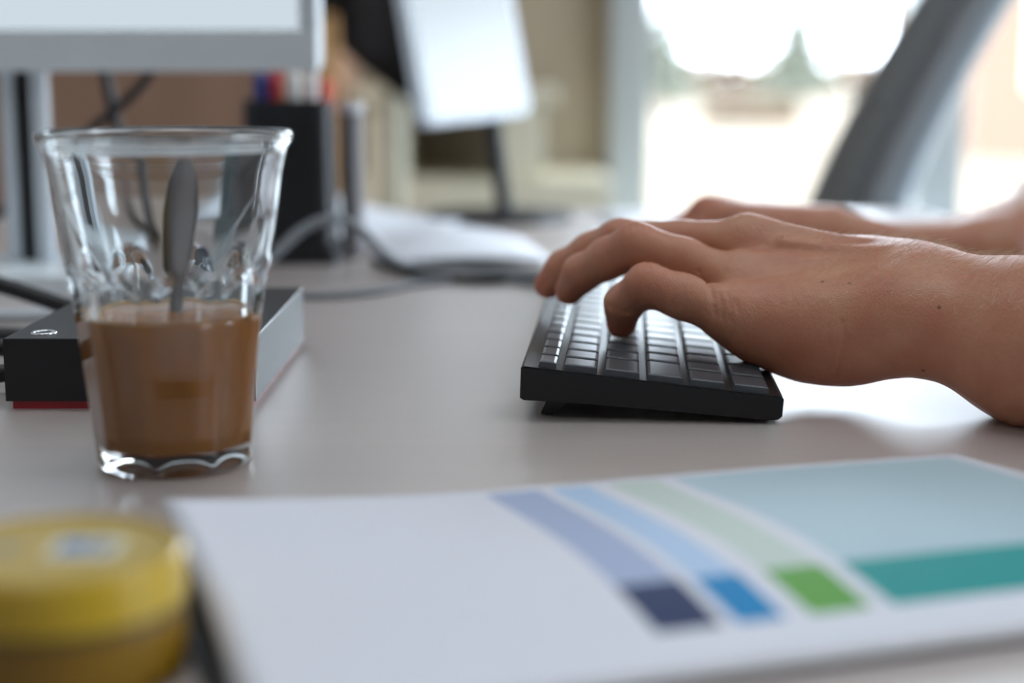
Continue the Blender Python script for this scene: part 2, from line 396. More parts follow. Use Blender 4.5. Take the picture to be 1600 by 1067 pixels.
for a in range(4):
    bm = bmesh.new(); v = Vector((math.cos(a * 1.57 - 1.57), math.sin(a * 1.57 - 1.57), 0))
    tube(bm, smooth_path([(0, 0, 1.56), tuple(v * 0.06 + Vector((0, 0, 1.555))), tuple(v * 0.09 + Vector((0, 0, 1.61)))], 4), 0.007, 8); bm_obj('hook', bm, 'jacket', st)

# ------------------------------------------------------------------ office chair by the window
def office_chair(loc, rz, label):
    t = empty('office_chair', loc, rz); tag(t, label, 'chair')
    bm = bmesh.new(); add_box(bm, (0, 0, 0.46), (0.46, 0.48, 0.07), bev=0.03); bm_obj('seat', bm, 'fabric_grey', t, smooth=True)
    # backrest: gently curved padded panel, leaning back (local +x is the back)
    def panel(off0, off1, hw_scale, m, name, z0=0.52, z1=1.16):
        bm = bmesh.new(); N, K = 14, 12; G = {}
        for s in (0, 1):
            for i in range(N + 1):
                for k in range(K + 1):
                    tz = i / N; ty = -1 + 2 * k / K; z = z0 + (z1 - z0) * tz
                    hw = 0.21 * hw_scale * (1.0 - 0.42 * tz)
                    if tz > 0.9: hw *= 1 - 2.2 * (tz - 0.9)
                    x = 0.225 + 0.06 * tz + 0.24 * tz ** 1.7 - 0.035 * ty * ty + (off1 if s else off0)
                    G[s, i, k] = bm.verts.new((x, hw * ty, z))
        for s in (0, 1):
            for i in range(N):
                for k in range(K): bm.faces.new([G[s, i, k], G[s, i, k + 1], G[s, i + 1, k + 1], G[s, i + 1, k]])
        for i in range(N):
            for k in (0, K): bm.faces.new([G[0, i, k], G[0, i + 1, k], G[1, i + 1, k], G[1, i, k]])
        for k in range(K):
            for i in (0, N): bm.faces.new([G[0, i, k], G[0, i, k + 1], G[1, i, k + 1], G[1, i, k]])
        return bm_obj(name, bm, m, t, smooth=True)
    panel(0, 0.045, 1.0, 'fabric_grey', 'backrest'); panel(0.047, 0.062, 0.9, 'chair_frame', 'back_shell')
    bm = bmesh.new(); tube(bm, smooth_path([(0.0, 0, 0.41), (0.22, 0, 0.40), (0.31, 0, 0.48), (0.315, 0, 0.62)], 6), 0.022, 10); bm_obj('back_bracket', bm, 'chair_frame', t, smooth=True)
    for sy in (-1, 1):
        bm = bmesh.new(); tube(bm, smooth_path([(0.02, 0.2 * sy, 0.42), (0.03, 0.285 * sy, 0.44), (0.04, 0.285 * sy, 0.60), (0.03, 0.285 * sy, 0.645)], 6), 0.016, 10); a = bm_obj('armrest', bm, 'chair_frame', t, smooth=True)
        bm = bmesh.new(); add_box(bm, (0.0, 0.285 * sy, 0.66), (0.25, 0.075, 0.026), bev=0.01); bm_obj('pad', bm, 'black_plastic', a, smooth=True)
    bm = bmesh.new(); lathe(bm, [(0, 0.10), (0.03, 0.10), (0.03, 0.26), (0.018, 0.26), (0.018, 0.425), (0, 0.425)], 20); bm_obj('gas_column', bm, 'steel_grey', t)
    for k in range(5):
        a = 2 * math.pi * k / 5 + 0.3; v = Vector((math.cos(a), math.sin(a), 0))
        bm = bmesh.new(); tube(bm, [v * 0.02 + Vector((0, 0, 0.125)), v * 0.17 + Vector((0, 0, 0.11)), v * 0.30 + Vector((0, 0, 0.085))], lambda q: 0.024 - 0.009 * q, 10); l = bm_obj('base_leg', bm, 'chair_frame', t, smooth=True)
        bm = bmesh.new(); p = v.cross(Vector((0, 0, 1)))
        c0 = v * 0.30 + Vector((0, 0, 0.03)); tube(bm, [c0 - p * 0.024, c0 - p * 0.006], 0.029, 16); tube(bm, [c0 + p * 0.006, c0 + p * 0.024], 0.029, 16); tube(bm, [c0, c0 + Vector((0, 0, 0.05))], 0.007, 8)
        bm_obj('caster', bm, 'black_plastic', l)
office_chair((0.145, 2.0, 0), math.radians(-5), 'grey office chair with tall reclined back by the window')

# ------------------------------------------------------------------ monitors
m1 = empty('monitor', (-0.42, 1.06, DZ), math.radians(0)); tag(m1, 'wide silver monitor on a twin-post stand beside the black pen cup', 'monitor')
box('back_housing', (-0.295, 0.012, 0.140), (0.293, 0.04, 0.50), 'silver', m1, bev=0.006)
ch = box('chin', (-0.295, -0.004, 0.1385), (0.293, 0.012, 0.1655), 'silver', m1, bev=0.0015)
sc = box('screen', (-0.283, -0.001, 0.166), (0.282, 0.0115, 0.49), 'screen_glass', m1)
for nm, lo, hi in (('bezel', (-0.295, -0.003, 0.166), (-0.283, 0.012, 0.50)), ('bezel', (0.282, -0.003, 0.166), (0.293, 0.012, 0.50)), ('bezel', (-0.283, -0.003, 0.49), (0.282, 0.012, 0.50))):
    box(nm, lo, hi, 'bezel_white', m1)
for x in (0.083, 0.103):
    box('stand_post', (x - 0.0045, 0.018, 0.012), (x + 0.0045, 0.034, 0.30), 'bezel_white', m1, bev=0.001)
box('stand_web', (0.0885, 0.022, 0.012), (0.0975, 0.030, 0.30), 'black_plastic', m1)
bm = bmesh.new(); extrude_poly(bm, rrect(0.06, -0.005, 0.20, 0.13, 0.02), 0.0, 0.012, 0.003); bm_obj('stand_base', bm, 'silver', m1)

m2 = empty('monitor', (-0.030, 1.47, DZ), math.radians(35)); tag(m2, 'white rounded monitor leaning back on a slim dark stem', 'monitor')
TI = Matrix.Translation((0, 0, 0.094)) @ Matrix.Rotation(math.radians(-11), 4, 'X') @ Matrix.Rotation(math.radians(-4), 4, 'Y')
def m2_plate(name, wx, hz, y0, y1, z0, r, m):
    bm = bmesh.new(); pts = rrect(0, z0 + hz / 2, wx, hz, r)
    a = [bm.verts.new((x, y0, z)) for x, z in pts]; b_ = [bm.verts.new((x, y1, z)) for x, z in pts]
    bm.faces.new(a); bm.faces.new(b_[::-1])
    for i in range(len(pts)): k = (i + 1) % len(pts); bm.faces.new((a[i], a[k], b_[k], b_[i]))
    bmesh.ops.transform(bm, matrix=TI, verts=bm.verts); return bm_obj(name, bm, m, m2)
m2_plate('housing', 0.116, 0.34, -0.004, 0.014, 0.0, 0.012, 'bezel_white')
m2_plate('screen', 0.106, 0.328, -0.0052, -0.0042, 0.006, 0.009, 'screen_glass')
bm = bmesh.new(); tube(bm, [Vector((0.044, 0.022, 0.008)), Vector((0.040, 0.05, 0.15))], 0.008, 12); bm_obj('stem', bm, 'black_plastic', m2)
bm = bmesh.new(); lathe(bm, [(0, 0), (0.07, 0), (0.068, 0.007), (0, 0.009)], 36); bmesh.ops.translate(bm, vec=(0.044, 0.03, 0), verts=bm.verts); bm_obj('foot', bm, 'black_plastic', m2)

# ------------------------------------------------------------------ pen cup and pens
pc = empty('pen_cup', (-0.163, 1.185, DZ)); tag(pc, 'black pen cup standing behind the drinking glass', 'pen cup')
bm = bmesh.new(); o = rrect(0, 0, 0.064, 0.05, 0.012); i_ = rrect(0, 0, 0.058, 0.044, 0.010)
vo0 = [bm.verts.new((x * 1.02, y * 1.02, 0.014)) for x, y in o]; vo1 = [bm.verts.new((x, y, 0.118)) for x, y in o]
vi1 = [bm.verts.new((x, y, 0.118)) for x, y in i_]; vi0 = [bm.verts.new((x, y, 0.02)) for x, y in i_]
for A, B in ((vo0, vo1), (vo1, vi1), (vi1, vi0)):
    for k in range(len(A)): l = (k + 1) % len(A); bm.faces.new((A[k], A[l], B[l], B[k]))
bm.faces.new(vo0[::-1]); bm.faces.new(vi0)
bm_obj('cup_body', bm, 'black_plastic', pc)
bm = bmesh.new(); extrude_poly(bm, rrect(0, 0, 0.076, 0.062, 0.012), 0, 0.0138, 0.002); bm_obj('cup_base', bm, 'black_plastic', pc)
gc = empty('small_holder', (-0.1195, 1.20, DZ)); tag(gc, 'narrow grey holder pressed against the black pen cup', 'holder')
bm = bmesh.new(); lathe(bm, [(0, 0), (0.0085, 0), (0.0085, 0.115), (0.0065, 0.115), (0.0065, 0.01), (0, 0.01)], 20); bm_obj('holder_tube', bm, 'grey_cup', gc, smooth=False)
bm = bmesh.new(); lathe(bm, [(0.0086, 0.108), (0.0095, 0.109), (0.0095, 0.114), (0.0086, 0.1155)], 20); bm_obj('holder_rim', bm, 'cable_white', gc)
def pen(x, y, lean, h, m, label):
    p = empty('pen', (x, y, DZ + 0.0205)); p.rotation_euler = (lean[1], lean[0], 0); tag(p, label, 'pen')
    bm = bmesh.new(); lathe(bm, [(0, 0), (0.0015, 0.002), (0.0045, 0.012), (0.0045, h * 0.72)], 14); bm_obj('barrel', bm, 'pen_white' if m != 'pen_white' else 'pen_white', p, smooth=True)
    bm = bmesh.new(); lathe(bm, [(0.0050, h * 0.70), (0.0054, h * 0.72), (0.0052, h - 0.003), (0.003, h), (0, h)], 14); add_box(bm, (0, -0.0062, h * 0.87), (0.0028, 0.0016, h * 0.2)); bm_obj('cap', bm, m, p)
pen(-0.183, 1.180, (0.0, 0.0), 0.117, 'pen_blue', 'pen with dark blue cap in the black pen cup')
pen(-0.176, 1.186, (0.03, 0.0), 0.121, 'pen_red', 'pen with dark red cap in the black pen cup')
pen(-0.158, 1.178, (0.0, 0.02), 0.118, 'pen_white', 'white pen in the black pen cup')
pen(-0.150, 1.192, (0.02, 0.0), 0.124, 'pen_white', 'tall white marker in the black pen cup')
pen(-0.1405, 1.182, (0.05, 0.0), 0.113, 'pen_orange', 'pen with orange-red cap at the rim of the pen cup')

# ------------------------------------------------------------------ loose papers on the desk
def sheet(name, cx, cy, rz, wx, wy, fn, m='paper', z=0.001):
    bm = bmesh.new(); N, K = 14, 14; G = {}
    for s in (0, 1):
        for i in range(N + 1):
            for k in range(K + 1):
                u, v = i / N, k / K; G[s, i, k] = bm.verts.new(((u - .5) * wx, (v - .5) * wy, fn(u, v) + (0.0004 if s else 0)))
    for s in (0, 1):
        for i in range(N):
            for k in range(K): bm.faces.new([G[s, i, k], G[s, i + 1, k], G[s, i + 1, k + 1], G[s, i, k + 1]])
    for i in range(N):
        for k in (0, K): bm.faces.new([G[0, i, k], G[0, i + 1, k], G[1, i + 1, k], G[1, i, k]])
    for k in range(K):
        for i in (0, N): bm.faces.new([G[0, i, k], G[0, i, k + 1], G[1, i, k + 1], G[1, i, k]])
    o = bm_obj(name, bm, m, None, (cx, cy, DZ + z), smooth=True); o.rotation_euler = (0, 0, rz); return o
tag(sheet('paper_sheet', -0.045, 1.235, 0.15, 0.13, 0.17, lambda u, v: 0.012 * math.sin(math.pi * u) * (0.4 + 0.6 * v)), 'curled white paper sheet lying over the dark cables', 'paper')
tag(sheet('paper_sheet', -0.150, 1.38, -0.25, 0.17, 0.20, lambda u, v: 0.002 + 0.040 * (1 - u) ** 2 * v, z=0.002), 'white paper sheet with raised corner behind the curled one', 'paper')
tag(sheet('paper_sheet', 0.20, 1.42, 0.1, 0.21, 0.29, lambda u, v: 0.002 + 0.003 * math.sin(3 * u) * v), 'flat white paper sheet at the far desk end', 'paper')

# ------------------------------------------------------------------ cables
def cable(pts, r, m, label, group=None):
    bm = bmesh.new(); tube(bm, [Vector((p.x, p.y, max(p.z, r + 0.0003))) for p in smooth_path(pts, 10)], r, 10); o = bm_obj('cable', bm, m, None, (0, 0, DZ), smooth=True); return tag(o, label, 'cable', group)
cable([(-0.175, 1.02, 0.005), (-0.158, 1.035, 0.018), (-0.138, 1.05, 0.036), (-0.118, 1.06, 0.0425), (-0.100, 1.07, 0.033), (-0.085, 1.08, 0.016), (-0.068, 1.09, 0.006), (-0.03, 1.10, 0.004), (0.02, 1.07, 0.003)], 0.0032, 'cable_grey', 'grey cable rising in a loop in front of the pen cup')
cable([(-0.20, 0.985, 0.0025), (-0.13, 0.975, 0.0025), (-0.09, 0.99, 0.0025), (-0.06, 1.035, 0.0025), (-0.02, 1.06, 0.0025), (0.015, 1.03, 0.0025), (0.035, 0.985, 0.0025), (0.06, 0.965, 0.0025)], 0.0024, 'cable_grey', 'thin grey cable lying flat on the desk toward the keyboard')
cable([(-0.10, 1.16, 0.0032), (-0.082, 1.11, 0.0032), (-0.055, 1.065, 0.0032), (-0.02, 1.045, 0.0032), (0.005, 1.055, 0.0032), (0.03, 1.03, 0.004)], 0.0030, 'cable_black', 'black cable curving under the curled white paper')
cable([(-0.30, 1.135, 0.20), (-0.287, 1.135, 0.150), (-0.279, 1.135, 0.105), (-0.268, 1.135, 0.06), (-0.262, 1.135, 0.020), (-0.26, 1.15, 0.0045), (-0.32, 1.30, 0.0045), (-0.40, 1.58, 0.0045)], 0.0042, 'cable_black', 'black cable dropping from the silver monitor')
cable([(-0.237, 1.118, 0.20), (-0.248, 1.118, 0.140), (-0.290, 1.118, 0.100), (-0.330, 1.118, 0.066), (-0.36, 1.118, 0.04), (-0.42, 1.125, 0.02), (-0.52, 1.16, 0.0036), (-0.60, 1.35, 0.0036), (-0.55, 1.59, 0.0036)], 0.0034, 'cable_black', 'black cable slanting behind the silver monitor posts')
cable([(-0.93, 0.98, 0.0046), (-0.75, 0.93, 0.0046), (-0.60, 0.88, 0.025), (-0.46, 0.85, 0.052), (-0.36, 0.84, 0.045), (-0.28, 0.838, 0.030), (-0.235, 0.838, 0.016), (-0.20, 0.850, 0.006), (-0.16, 0.89, 0.005)], 0.0045, 'cable_black', 'thick black cable falling behind the black dock')
cable([(-0.93, 0.80, 0.0052), (-0.62, 0.79, 0.0052), (-0.36, 0.79, 0.008), (-0.27, 0.79, 0.008), (-0.22, 0.795, 0.006), (-0.18, 0.815, 0.0053)], 0.005, 'cable_black', 'thick black cable lying flat behind the black dock')
cable([(-0.93, 0.70, 0.0042), (-0.58, 0.72, 0.0042), (-0.40, 0.70, 0.010), (-0.30, 0.69, 0.020), (-0.245, 0.70, 0.018), (-0.2085, 0.71, 0.016)], 0.004, 'cable_black', 'black cable plugged into the upper side of the dock')
cable([(-0.93, 0.60, 0.0042), (-0.55, 0.63, 0.0042), (-0.38, 0.655, 0.0045), (-0.30, 0.665, 0.010), (-0.25, 0.675, 0.008), (-0.2085, 0.69, 0.010)], 0.004, 'cable_black', 'black cable plugged into the lower side of the dock')
cable([(-0.93, 1.06, 0.004), (-0.60, 0.96, 0.004), (-0.36, 0.90, 0.004), (-0.29, 0.885, 0.004), (-0.24, 0.90, 0.004), (-0.18, 0.93, 0.004)], 0.0038, 'cable_white', 'pale cable crossing the desk behind the dock')

# ------------------------------------------------------------------ docking station
dd = empty('docking_station', (-0.2105, 0.652, DZ), math.radians(0)); tag(dd, 'black box dock with red base behind the coffee glass', 'dock')
SH = 0.165 / 1.0
def dock_poly(z0, z1, inset=0.0):
    # footprint, front edge parallel to x
    return [(inset, inset), (0.104 - inset, inset), (0.104 - inset, 0.158 - inset), (inset, 0.158 - inset)]
bm = bmesh.new(); extrude_poly(bm, dock_poly(0, 0), 0.0035, 0.0300, 0.0010); bm_obj('case', bm, 'black_case', dd)
bm = bmesh.new(); extrude_poly(bm, dock_poly(0, 0, 0.0022), 0.0, 0.0034); bm_obj('base_strip', bm, 'red_plastic', dd)
bm = bmesh.new(); lathe(bm, [(0.0055, 0.0300), (0.0055, 0.0305), (0.0047, 0.0307), (0.0040, 0.0304), (0.0040, 0.0300)], 28); bmesh.ops.translate(bm, vec=(0.013, 0.014, 0), verts=bm.verts); pb = bm_obj('power_button', bm, 'chrome', dd, smooth=True)
bm = bmesh.new(); lathe(bm, [(0, 0.0303), (0.0039, 0.0302), (0.0039, 0.0299)], 28); bmesh.ops.translate(bm, vec=(0.013, 0.014, 0), verts=bm.verts); bm_obj('button_cap', bm, 'black_plastic', pb, smooth=True)

# ------------------------------------------------------------------ keyboard
KR = math.radians(-4.1)
kb = empty('keyboard', (0.0035, 0.631, DZ), KR); tag(kb, 'slim black keyboard tilted up on its feet under the hands', 'keyboard')
KL = 0.435
prof = [(0.1045, 0.0030), (0.1050, 0.0100), (0.1035, 0.0112), (0.0010, 0.0222), (0.0, 0.0214), (-0.0004, 0.0092), (0.0012, 0.0082), (0.020, 0.0076), (0.100, 0.0014), (0.1030, 0.0018)]
bm = bmesh.new(); prism(bm, prof, 0, KL); bmesh.ops.bevel(bm, geom=[e for e in bm.edges if abs(e.verts[0].co.y - e.verts[1].co.y) < 1e-6], offset=0.0006, segments=2, affect='EDGES'); bm_obj('case', bm, 'black_case', kb)
bm = bmesh.new(); add_box(bm, (0.012, 0, 0), (0.024, KL - 0.0, 0.0004)); bm.free()
sl = math.atan2(0.0222 - 0.0112, 0.1025)
KM = Matrix.Translation((0.0010, 0, 0.0222)) @ Matrix.Rotation(sl, 4, 'Y')
def key_mesh(wx, wy):
    bm = bmesh.new()
    b0 = [(0, 0), (wx, 0), (wx, wy), (0, wy)]; q = 0.0005
    lo = [bm.verts.new((x, y, -0.0006)) for x, y in b0]
    hi = [bm.verts.new((min(max(x, q), wx - q), min(max(y, q), wy - q), 0.0020)) for x, y in b0]
    cm = [bm.verts.new((min(max(x, 3 * q), wx - 3 * q), min(max(y, 3 * q), wy - 3 * q), 0.0024)) for x, y in b0]
    for A, B in ((lo, hi), (hi, cm)):
        for i in range(4): k = (i + 1) % 4; bm.faces.new((A[i], A[k], B[k], B[i]))
    bm.faces.new(cm); bm.faces.new(lo[::-1])
    me = bpy.data.meshes.new('key'); bmesh.ops.recalc_face_normals(bm, faces=bm.faces); bm.to_mesh(me); bm.free(); me.materials.append(MATS['key_plastic']); return me
PIT = 0.0190; GAP = 0.0026; KC = {}
rows = [(0.0058, 0.0076, [1.0] * 22), (0.0160, 0.0138, [1.0] * 13 + [2.0] + [1] * 7), (0.0326, 0.0144, [1.5] + [1.0] * 12 + [1.5] + [1] * 7), (0.0496, 0.0148, [1.75] + [1.0] * 11 + [2.25] + [1] * 7),
        (0.0668, 0.0146, [1.25] + [1.0] * 11 + [2.75] + [1] * 7), (0.0843, 0.0146, [1.25, 1.25, 1.25, 6.25, 1.25, 1.25, 1.5, 1, 1, 1, 2, 1, 1])]
for rx, rw, units in rows:
    y = 0.0032
    for uw in units:
        wy = uw * PIT - GAP
        if y + wy > KL - 0.002: break
        kk = (round(rw, 5), round(wy, 5))
        if kk not in KC: KC[kk] = key_mesh(rw, wy)
        o = bpy.data.objects.new('key', KC[kk]); COL.objects.link(o); o.parent = kb
        o.matrix_local = KM @ Matrix.Translation((rx, y, 0.0)); y += uw * PIT
for y in (0.012, KL - 0.06):
    bm = bmesh.new(); prism(bm, [(0.0105, 0.0079), (0.0075, 0.0004), (0.0100, 0.0), (0.0125, 0.0006), (0.022, 0.0076)], y, y + 0.035); bm_obj('foot', bm, 'black_plastic', kb)
for y in (0.02, KL - 0.03):
    bm = bmesh.new(); add_box(bm, (0.0955, y, 0.0009), (0.008, 0.018, 0.0018)); bm_obj('rubber_pad', bm, 'black_plastic', kb)

# ------------------------------------------------------------------ coffee glass, coffee, spoon
GX, GY = -0.1208, 0.561
def outer_r(z):
    pts = [(0, 0.0262), (0.0015, 0.0274), (0.004, 0.0280), (0.02, 0.0295), (0.045, 0.0322), (0.07, 0.0352), (0.09, 0.0380), (0.105, 0.0403), (0.112, 0.0420), (0.1148, 0.0436), (0.1165, 0.0441), (0.1178, 0.0438)]
    zs = [p[0] for p in pts]; rs = [p[1] for p in pts]
    return float(np.interp(z, zs, rs))
def inner_r(z):
    return float(np.interp(z, [0.0085, 0.0095, 0.013, 0.03, 0.07, 0.105, 0.1178], [0.0205, 0.0228, 0.0245, 0.0268, 0.0322, 0.0380, 0.0416]))
tg = empty('drinking_glass', (GX, GY, DZ + 0.0003)); tag(tg, 'clear faceted drinking glass half full of milky coffee', 'glass')
def glass_mesh():
    bm = bmesh.new(); n = 180; NF = 9; rings = []
    def ring(fn, z): return [bm.verts.new((fn(2 * math.pi * i / n) * math.cos(2 * math.pi * i / n), fn(2 * math.pi * i / n) * math.sin(2 * math.pi * i / n), z)) for i in range(n)]
    zs = [0, 0.0006, 0.0015, 0.0028, 0.004] + list(np.linspace(0.006, 0.112, 60)) + [0.1135, 0.1148, 0.1157, 0.1165, 0.1172, 0.1178]
    for z in zs:
        R = outer_r(z)
        def f(a, R=R, z=z):
            ph = ((a + 0.2) % (2 * math.pi / NF)) - math.pi / NF; t = ph / (math.pi / NF)
            top = 0.074 - 0.013 * abs(t) ** 2.2
            k = min(max((top - z) / 0.006, 0), 1); k = k * k * (3 - 2 * k)
            k *= min(max((z - 0.0005) / 0.006, 0), 1)
            flat = R * math.cos(math.pi / NF) / math.cos(ph) * 1.012
            return R * (1 - k) + min(flat, R) * k
        rings.append(ring(f, z))
    rim = [(0.0434, 0.1183), (0.0428, 0.1184), (0.0421, 0.1183), (0.0417, 0.1179)]
    for r, z in rim: rings.append(ring(lambda a, r=r: r, z))
    for z in list(np.linspace(0.116, 0.014, 40)) + [0.012, 0.0105, 0.0095, 0.0088]: rings.append(ring(lambda a, z=z: inner_r(z), z))
    for r in (0.018, 0.012, 0.006): rings.append(ring(lambda a, r=r: r, 0.0084))
    for A, B in zip(rings, rings[1:]):
        for i in range(n): bm.faces.new((A[i], A[(i + 1) % n], B[(i + 1) % n], B[i]))
    bm.faces.new(rings[-1])
    low = [rings[0]] + [ring(lambda a, r=r: r, z) for r, z in ((0.0250, -0.0002), (0.0232, 0.0004), (0.0200, 0.0014), (0.0130, 0.0021), (0.0060, 0.0023))]
    for A, B in zip(low, low[1:]):
        for i in range(n): bm.faces.new((B[i], B[(i + 1) % n], A[(i + 1) % n], A[i]))
    bm.faces.new(low[-1][::-1])
    return bm
bm_obj('glass_body', glass_mesh(), 'clear_glass', tg, smooth=True)
LV = 0.0545
cf = empty('coffee', (GX, GY, DZ + 0.0084)); tag(cf, 'milky brown coffee filling the lower half of the glass', 'coffee')
bm = bmesh.new(); zz = list(np.linspace(0.0092, LV, 24))
pro = [(0, -0.0004)] + [(0.0222, -0.0004)] + [(inner_r(z) + 0.0004, z - 0.0084) for z in zz]
pro += [(inner_r(LV) + 0.0002, LV - 0.0084 + 0.0004)]
lathe(bm, pro + [(inner_r(LV) - 0.0012, LV - 0.0084 + 0.0001), (inner_r(LV) - 0.003, LV - 0.0084 - 0.0003), (0, LV - 0.0084 - 0.0003)], 96); bm_obj('liquid', bm, 'coffee', cf, smooth=True)
bm = bmesh.new(); r0 = inner_r(LV); lathe(bm, [(r0 - 0.0022, LV - 0.0084 - 0.0001), (r0 - 0.0010, LV - 0.0084 + 0.0006), (r0 + 0.0001, LV - 0.0084 + 0.0008), (r0 + 0.0002, LV - 0.0084 - 0.0006)], 96); bm_obj('foam_ring', bm, 'foam', cf, smooth=True)

sp = empty('teaspoon', (GX - 0.001, GY, DZ + 0.0080)); tag(sp, 'steel teaspoon standing in the coffee glass', 'spoon')
def spoon_handle():
    bm = bmesh.new(); N = 24; K = 8; G = {}
    for i in range(N + 1):
        t = i / N; z = 0.022 + t * 0.079
        hw = float(np.interp(t, [0, 0.15, 0.45, 0.60, 0.74, 0.86, 0.94, 0.98, 1.0], [0.0022, 0.0025, 0.0042, 0.0057, 0.0064, 0.0056, 0.0036, 0.0017, 0.0004]))
        y = -0.010 + 0.036 * t + 0.004 * t * t; x = 0.0008 + 0.0012 * t
        th = 0.0008
        for k in range(K):
            a = 2 * math.pi * k / K; G[i, k] = bm.verts.new((x + hw * math.cos(a), y + th * math.sin(a), z))
    for i in range(N):
        for k in range(K): bm.faces.new((G[i, k], G[i, (k + 1) % K], G[i + 1, (k + 1) % K], G[i + 1, k]))
    bm.faces.new([G[0, k] for k in range(K)][::-1]); bm.faces.new([G[N, k] for k in range(K)])
    return bm
bm_obj('handle', spoon_handle(), 'spoon_steel', sp, smooth=True)
bm = bmesh.new(); bmesh.ops.create_uvsphere(bm, u_segments=20, v_segments=12, radius=1, matrix=Matrix.Translation((0.0005, -0.0125, 0.0125)) @ Matrix.Diagonal((0.0085, 0.0035, 0.0125, 1)))
bmesh.ops.bisect_plane(bm, geom=list(bm.verts) + list(bm.edges) + list(bm.faces), plane_co=(0, -0.0130, 0), plane_no=(0, 1, 0), clear_outer=True)
bowl = bm_obj('bowl', bm, 'spoon_steel', sp, smooth=True); sm = bowl.modifiers.new('thick', 'SOLIDIFY'); sm.thickness = 0.0008; sm.offset = 0

# ------------------------------------------------------------------ yellow tin
yt = empty('round_tin', (-0.1055, 0.357, DZ)); tag(yt, 'round yellow lidded tin with blue print beside the booklet', 'tin')
R = 0.0295
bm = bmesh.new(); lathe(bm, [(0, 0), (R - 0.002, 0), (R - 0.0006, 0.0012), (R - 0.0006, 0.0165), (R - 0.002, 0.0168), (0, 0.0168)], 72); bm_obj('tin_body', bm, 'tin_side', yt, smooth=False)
bm = bmesh.new(); lathe(bm, [(R - 0.0012, 0.0160), (R - 0.0004, 0.0160), (R - 0.0004, 0.0185), (R - 0.0012, 0.0185)], 72); bm_obj('dark_band', bm, 'tin_dark', yt)
def lid_mat():
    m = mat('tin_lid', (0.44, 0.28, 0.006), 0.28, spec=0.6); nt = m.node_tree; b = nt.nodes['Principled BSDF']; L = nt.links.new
    tc = nt.nodes.new('ShaderNodeTexCoord'); sx = nt.nodes.new('ShaderNodeSeparateXYZ'); L(tc.outputs['Object'], sx.inputs[0])
    def rect(x0, x1, y0, y1):
        def cmp(op, sock, v):
            n = nt.nodes.new('ShaderNodeMath'); n.operation = op; L(sock, n.inputs[0]); n.inputs[1].default_value = v; return n.outputs[0]
        def mul(a, c):
            n = nt.nodes.new('ShaderNodeMath'); n.operation = 'MULTIPLY'; L(a, n.inputs[0]); L(c, n.inputs[1]); return n.outputs[0]
        return mul(mul(cmp('GREATER_THAN', sx.outputs[0], x0), cmp('LESS_THAN', sx.outputs[0], x1)), mul(cmp('GREATER_THAN', sx.outputs[1], y0), cmp('LESS_THAN', sx.outputs[1], y1)))
    prev = None; col = (0.44, 0.28, 0.006, 1)
    for r, c in [((-0.002, 0.015, -0.006, 0.010), (0.70, 0.66, 0.45, 1)), ((0.000, 0.0075, -0.003, 0.008), (0.06, 0.17, 0.42, 1)), ((0.0085, 0.0125, -0.003, 0.007), (0.12, 0.15, 0.28, 1)), ((-0.014, -0.0095, -0.003, 0.006), (0.25, 0.22, 0.12, 1)), ((-0.024, -0.019, -0.003, 0.006), (0.35, 0.28, 0.10, 1))]:
        mx = nt.nodes.new('ShaderNodeMixRGB'); mx.inputs['Color2'].default_value = c; L(rect(*r), mx.inputs['Fac'])
        if prev: L(prev, mx.inputs['Color1'])
        else: mx.inputs['Color1'].default_value = col
        prev = mx.outputs['Color']
    L(prev, b.inputs['Base Color'])
lid_mat()
bm = bmesh.new(); lathe(bm, [(R - 0.001, 0.0185), (R, 0.0186), (R, 0.0290), (R - 0.0010, 0.0302), (R - 0.0030, 0.0305), (R - 0.0038, 0.0298), (0, 0.0298)], 72); bm_obj('lid', bm, 'tin_lid', yt, smooth=False)

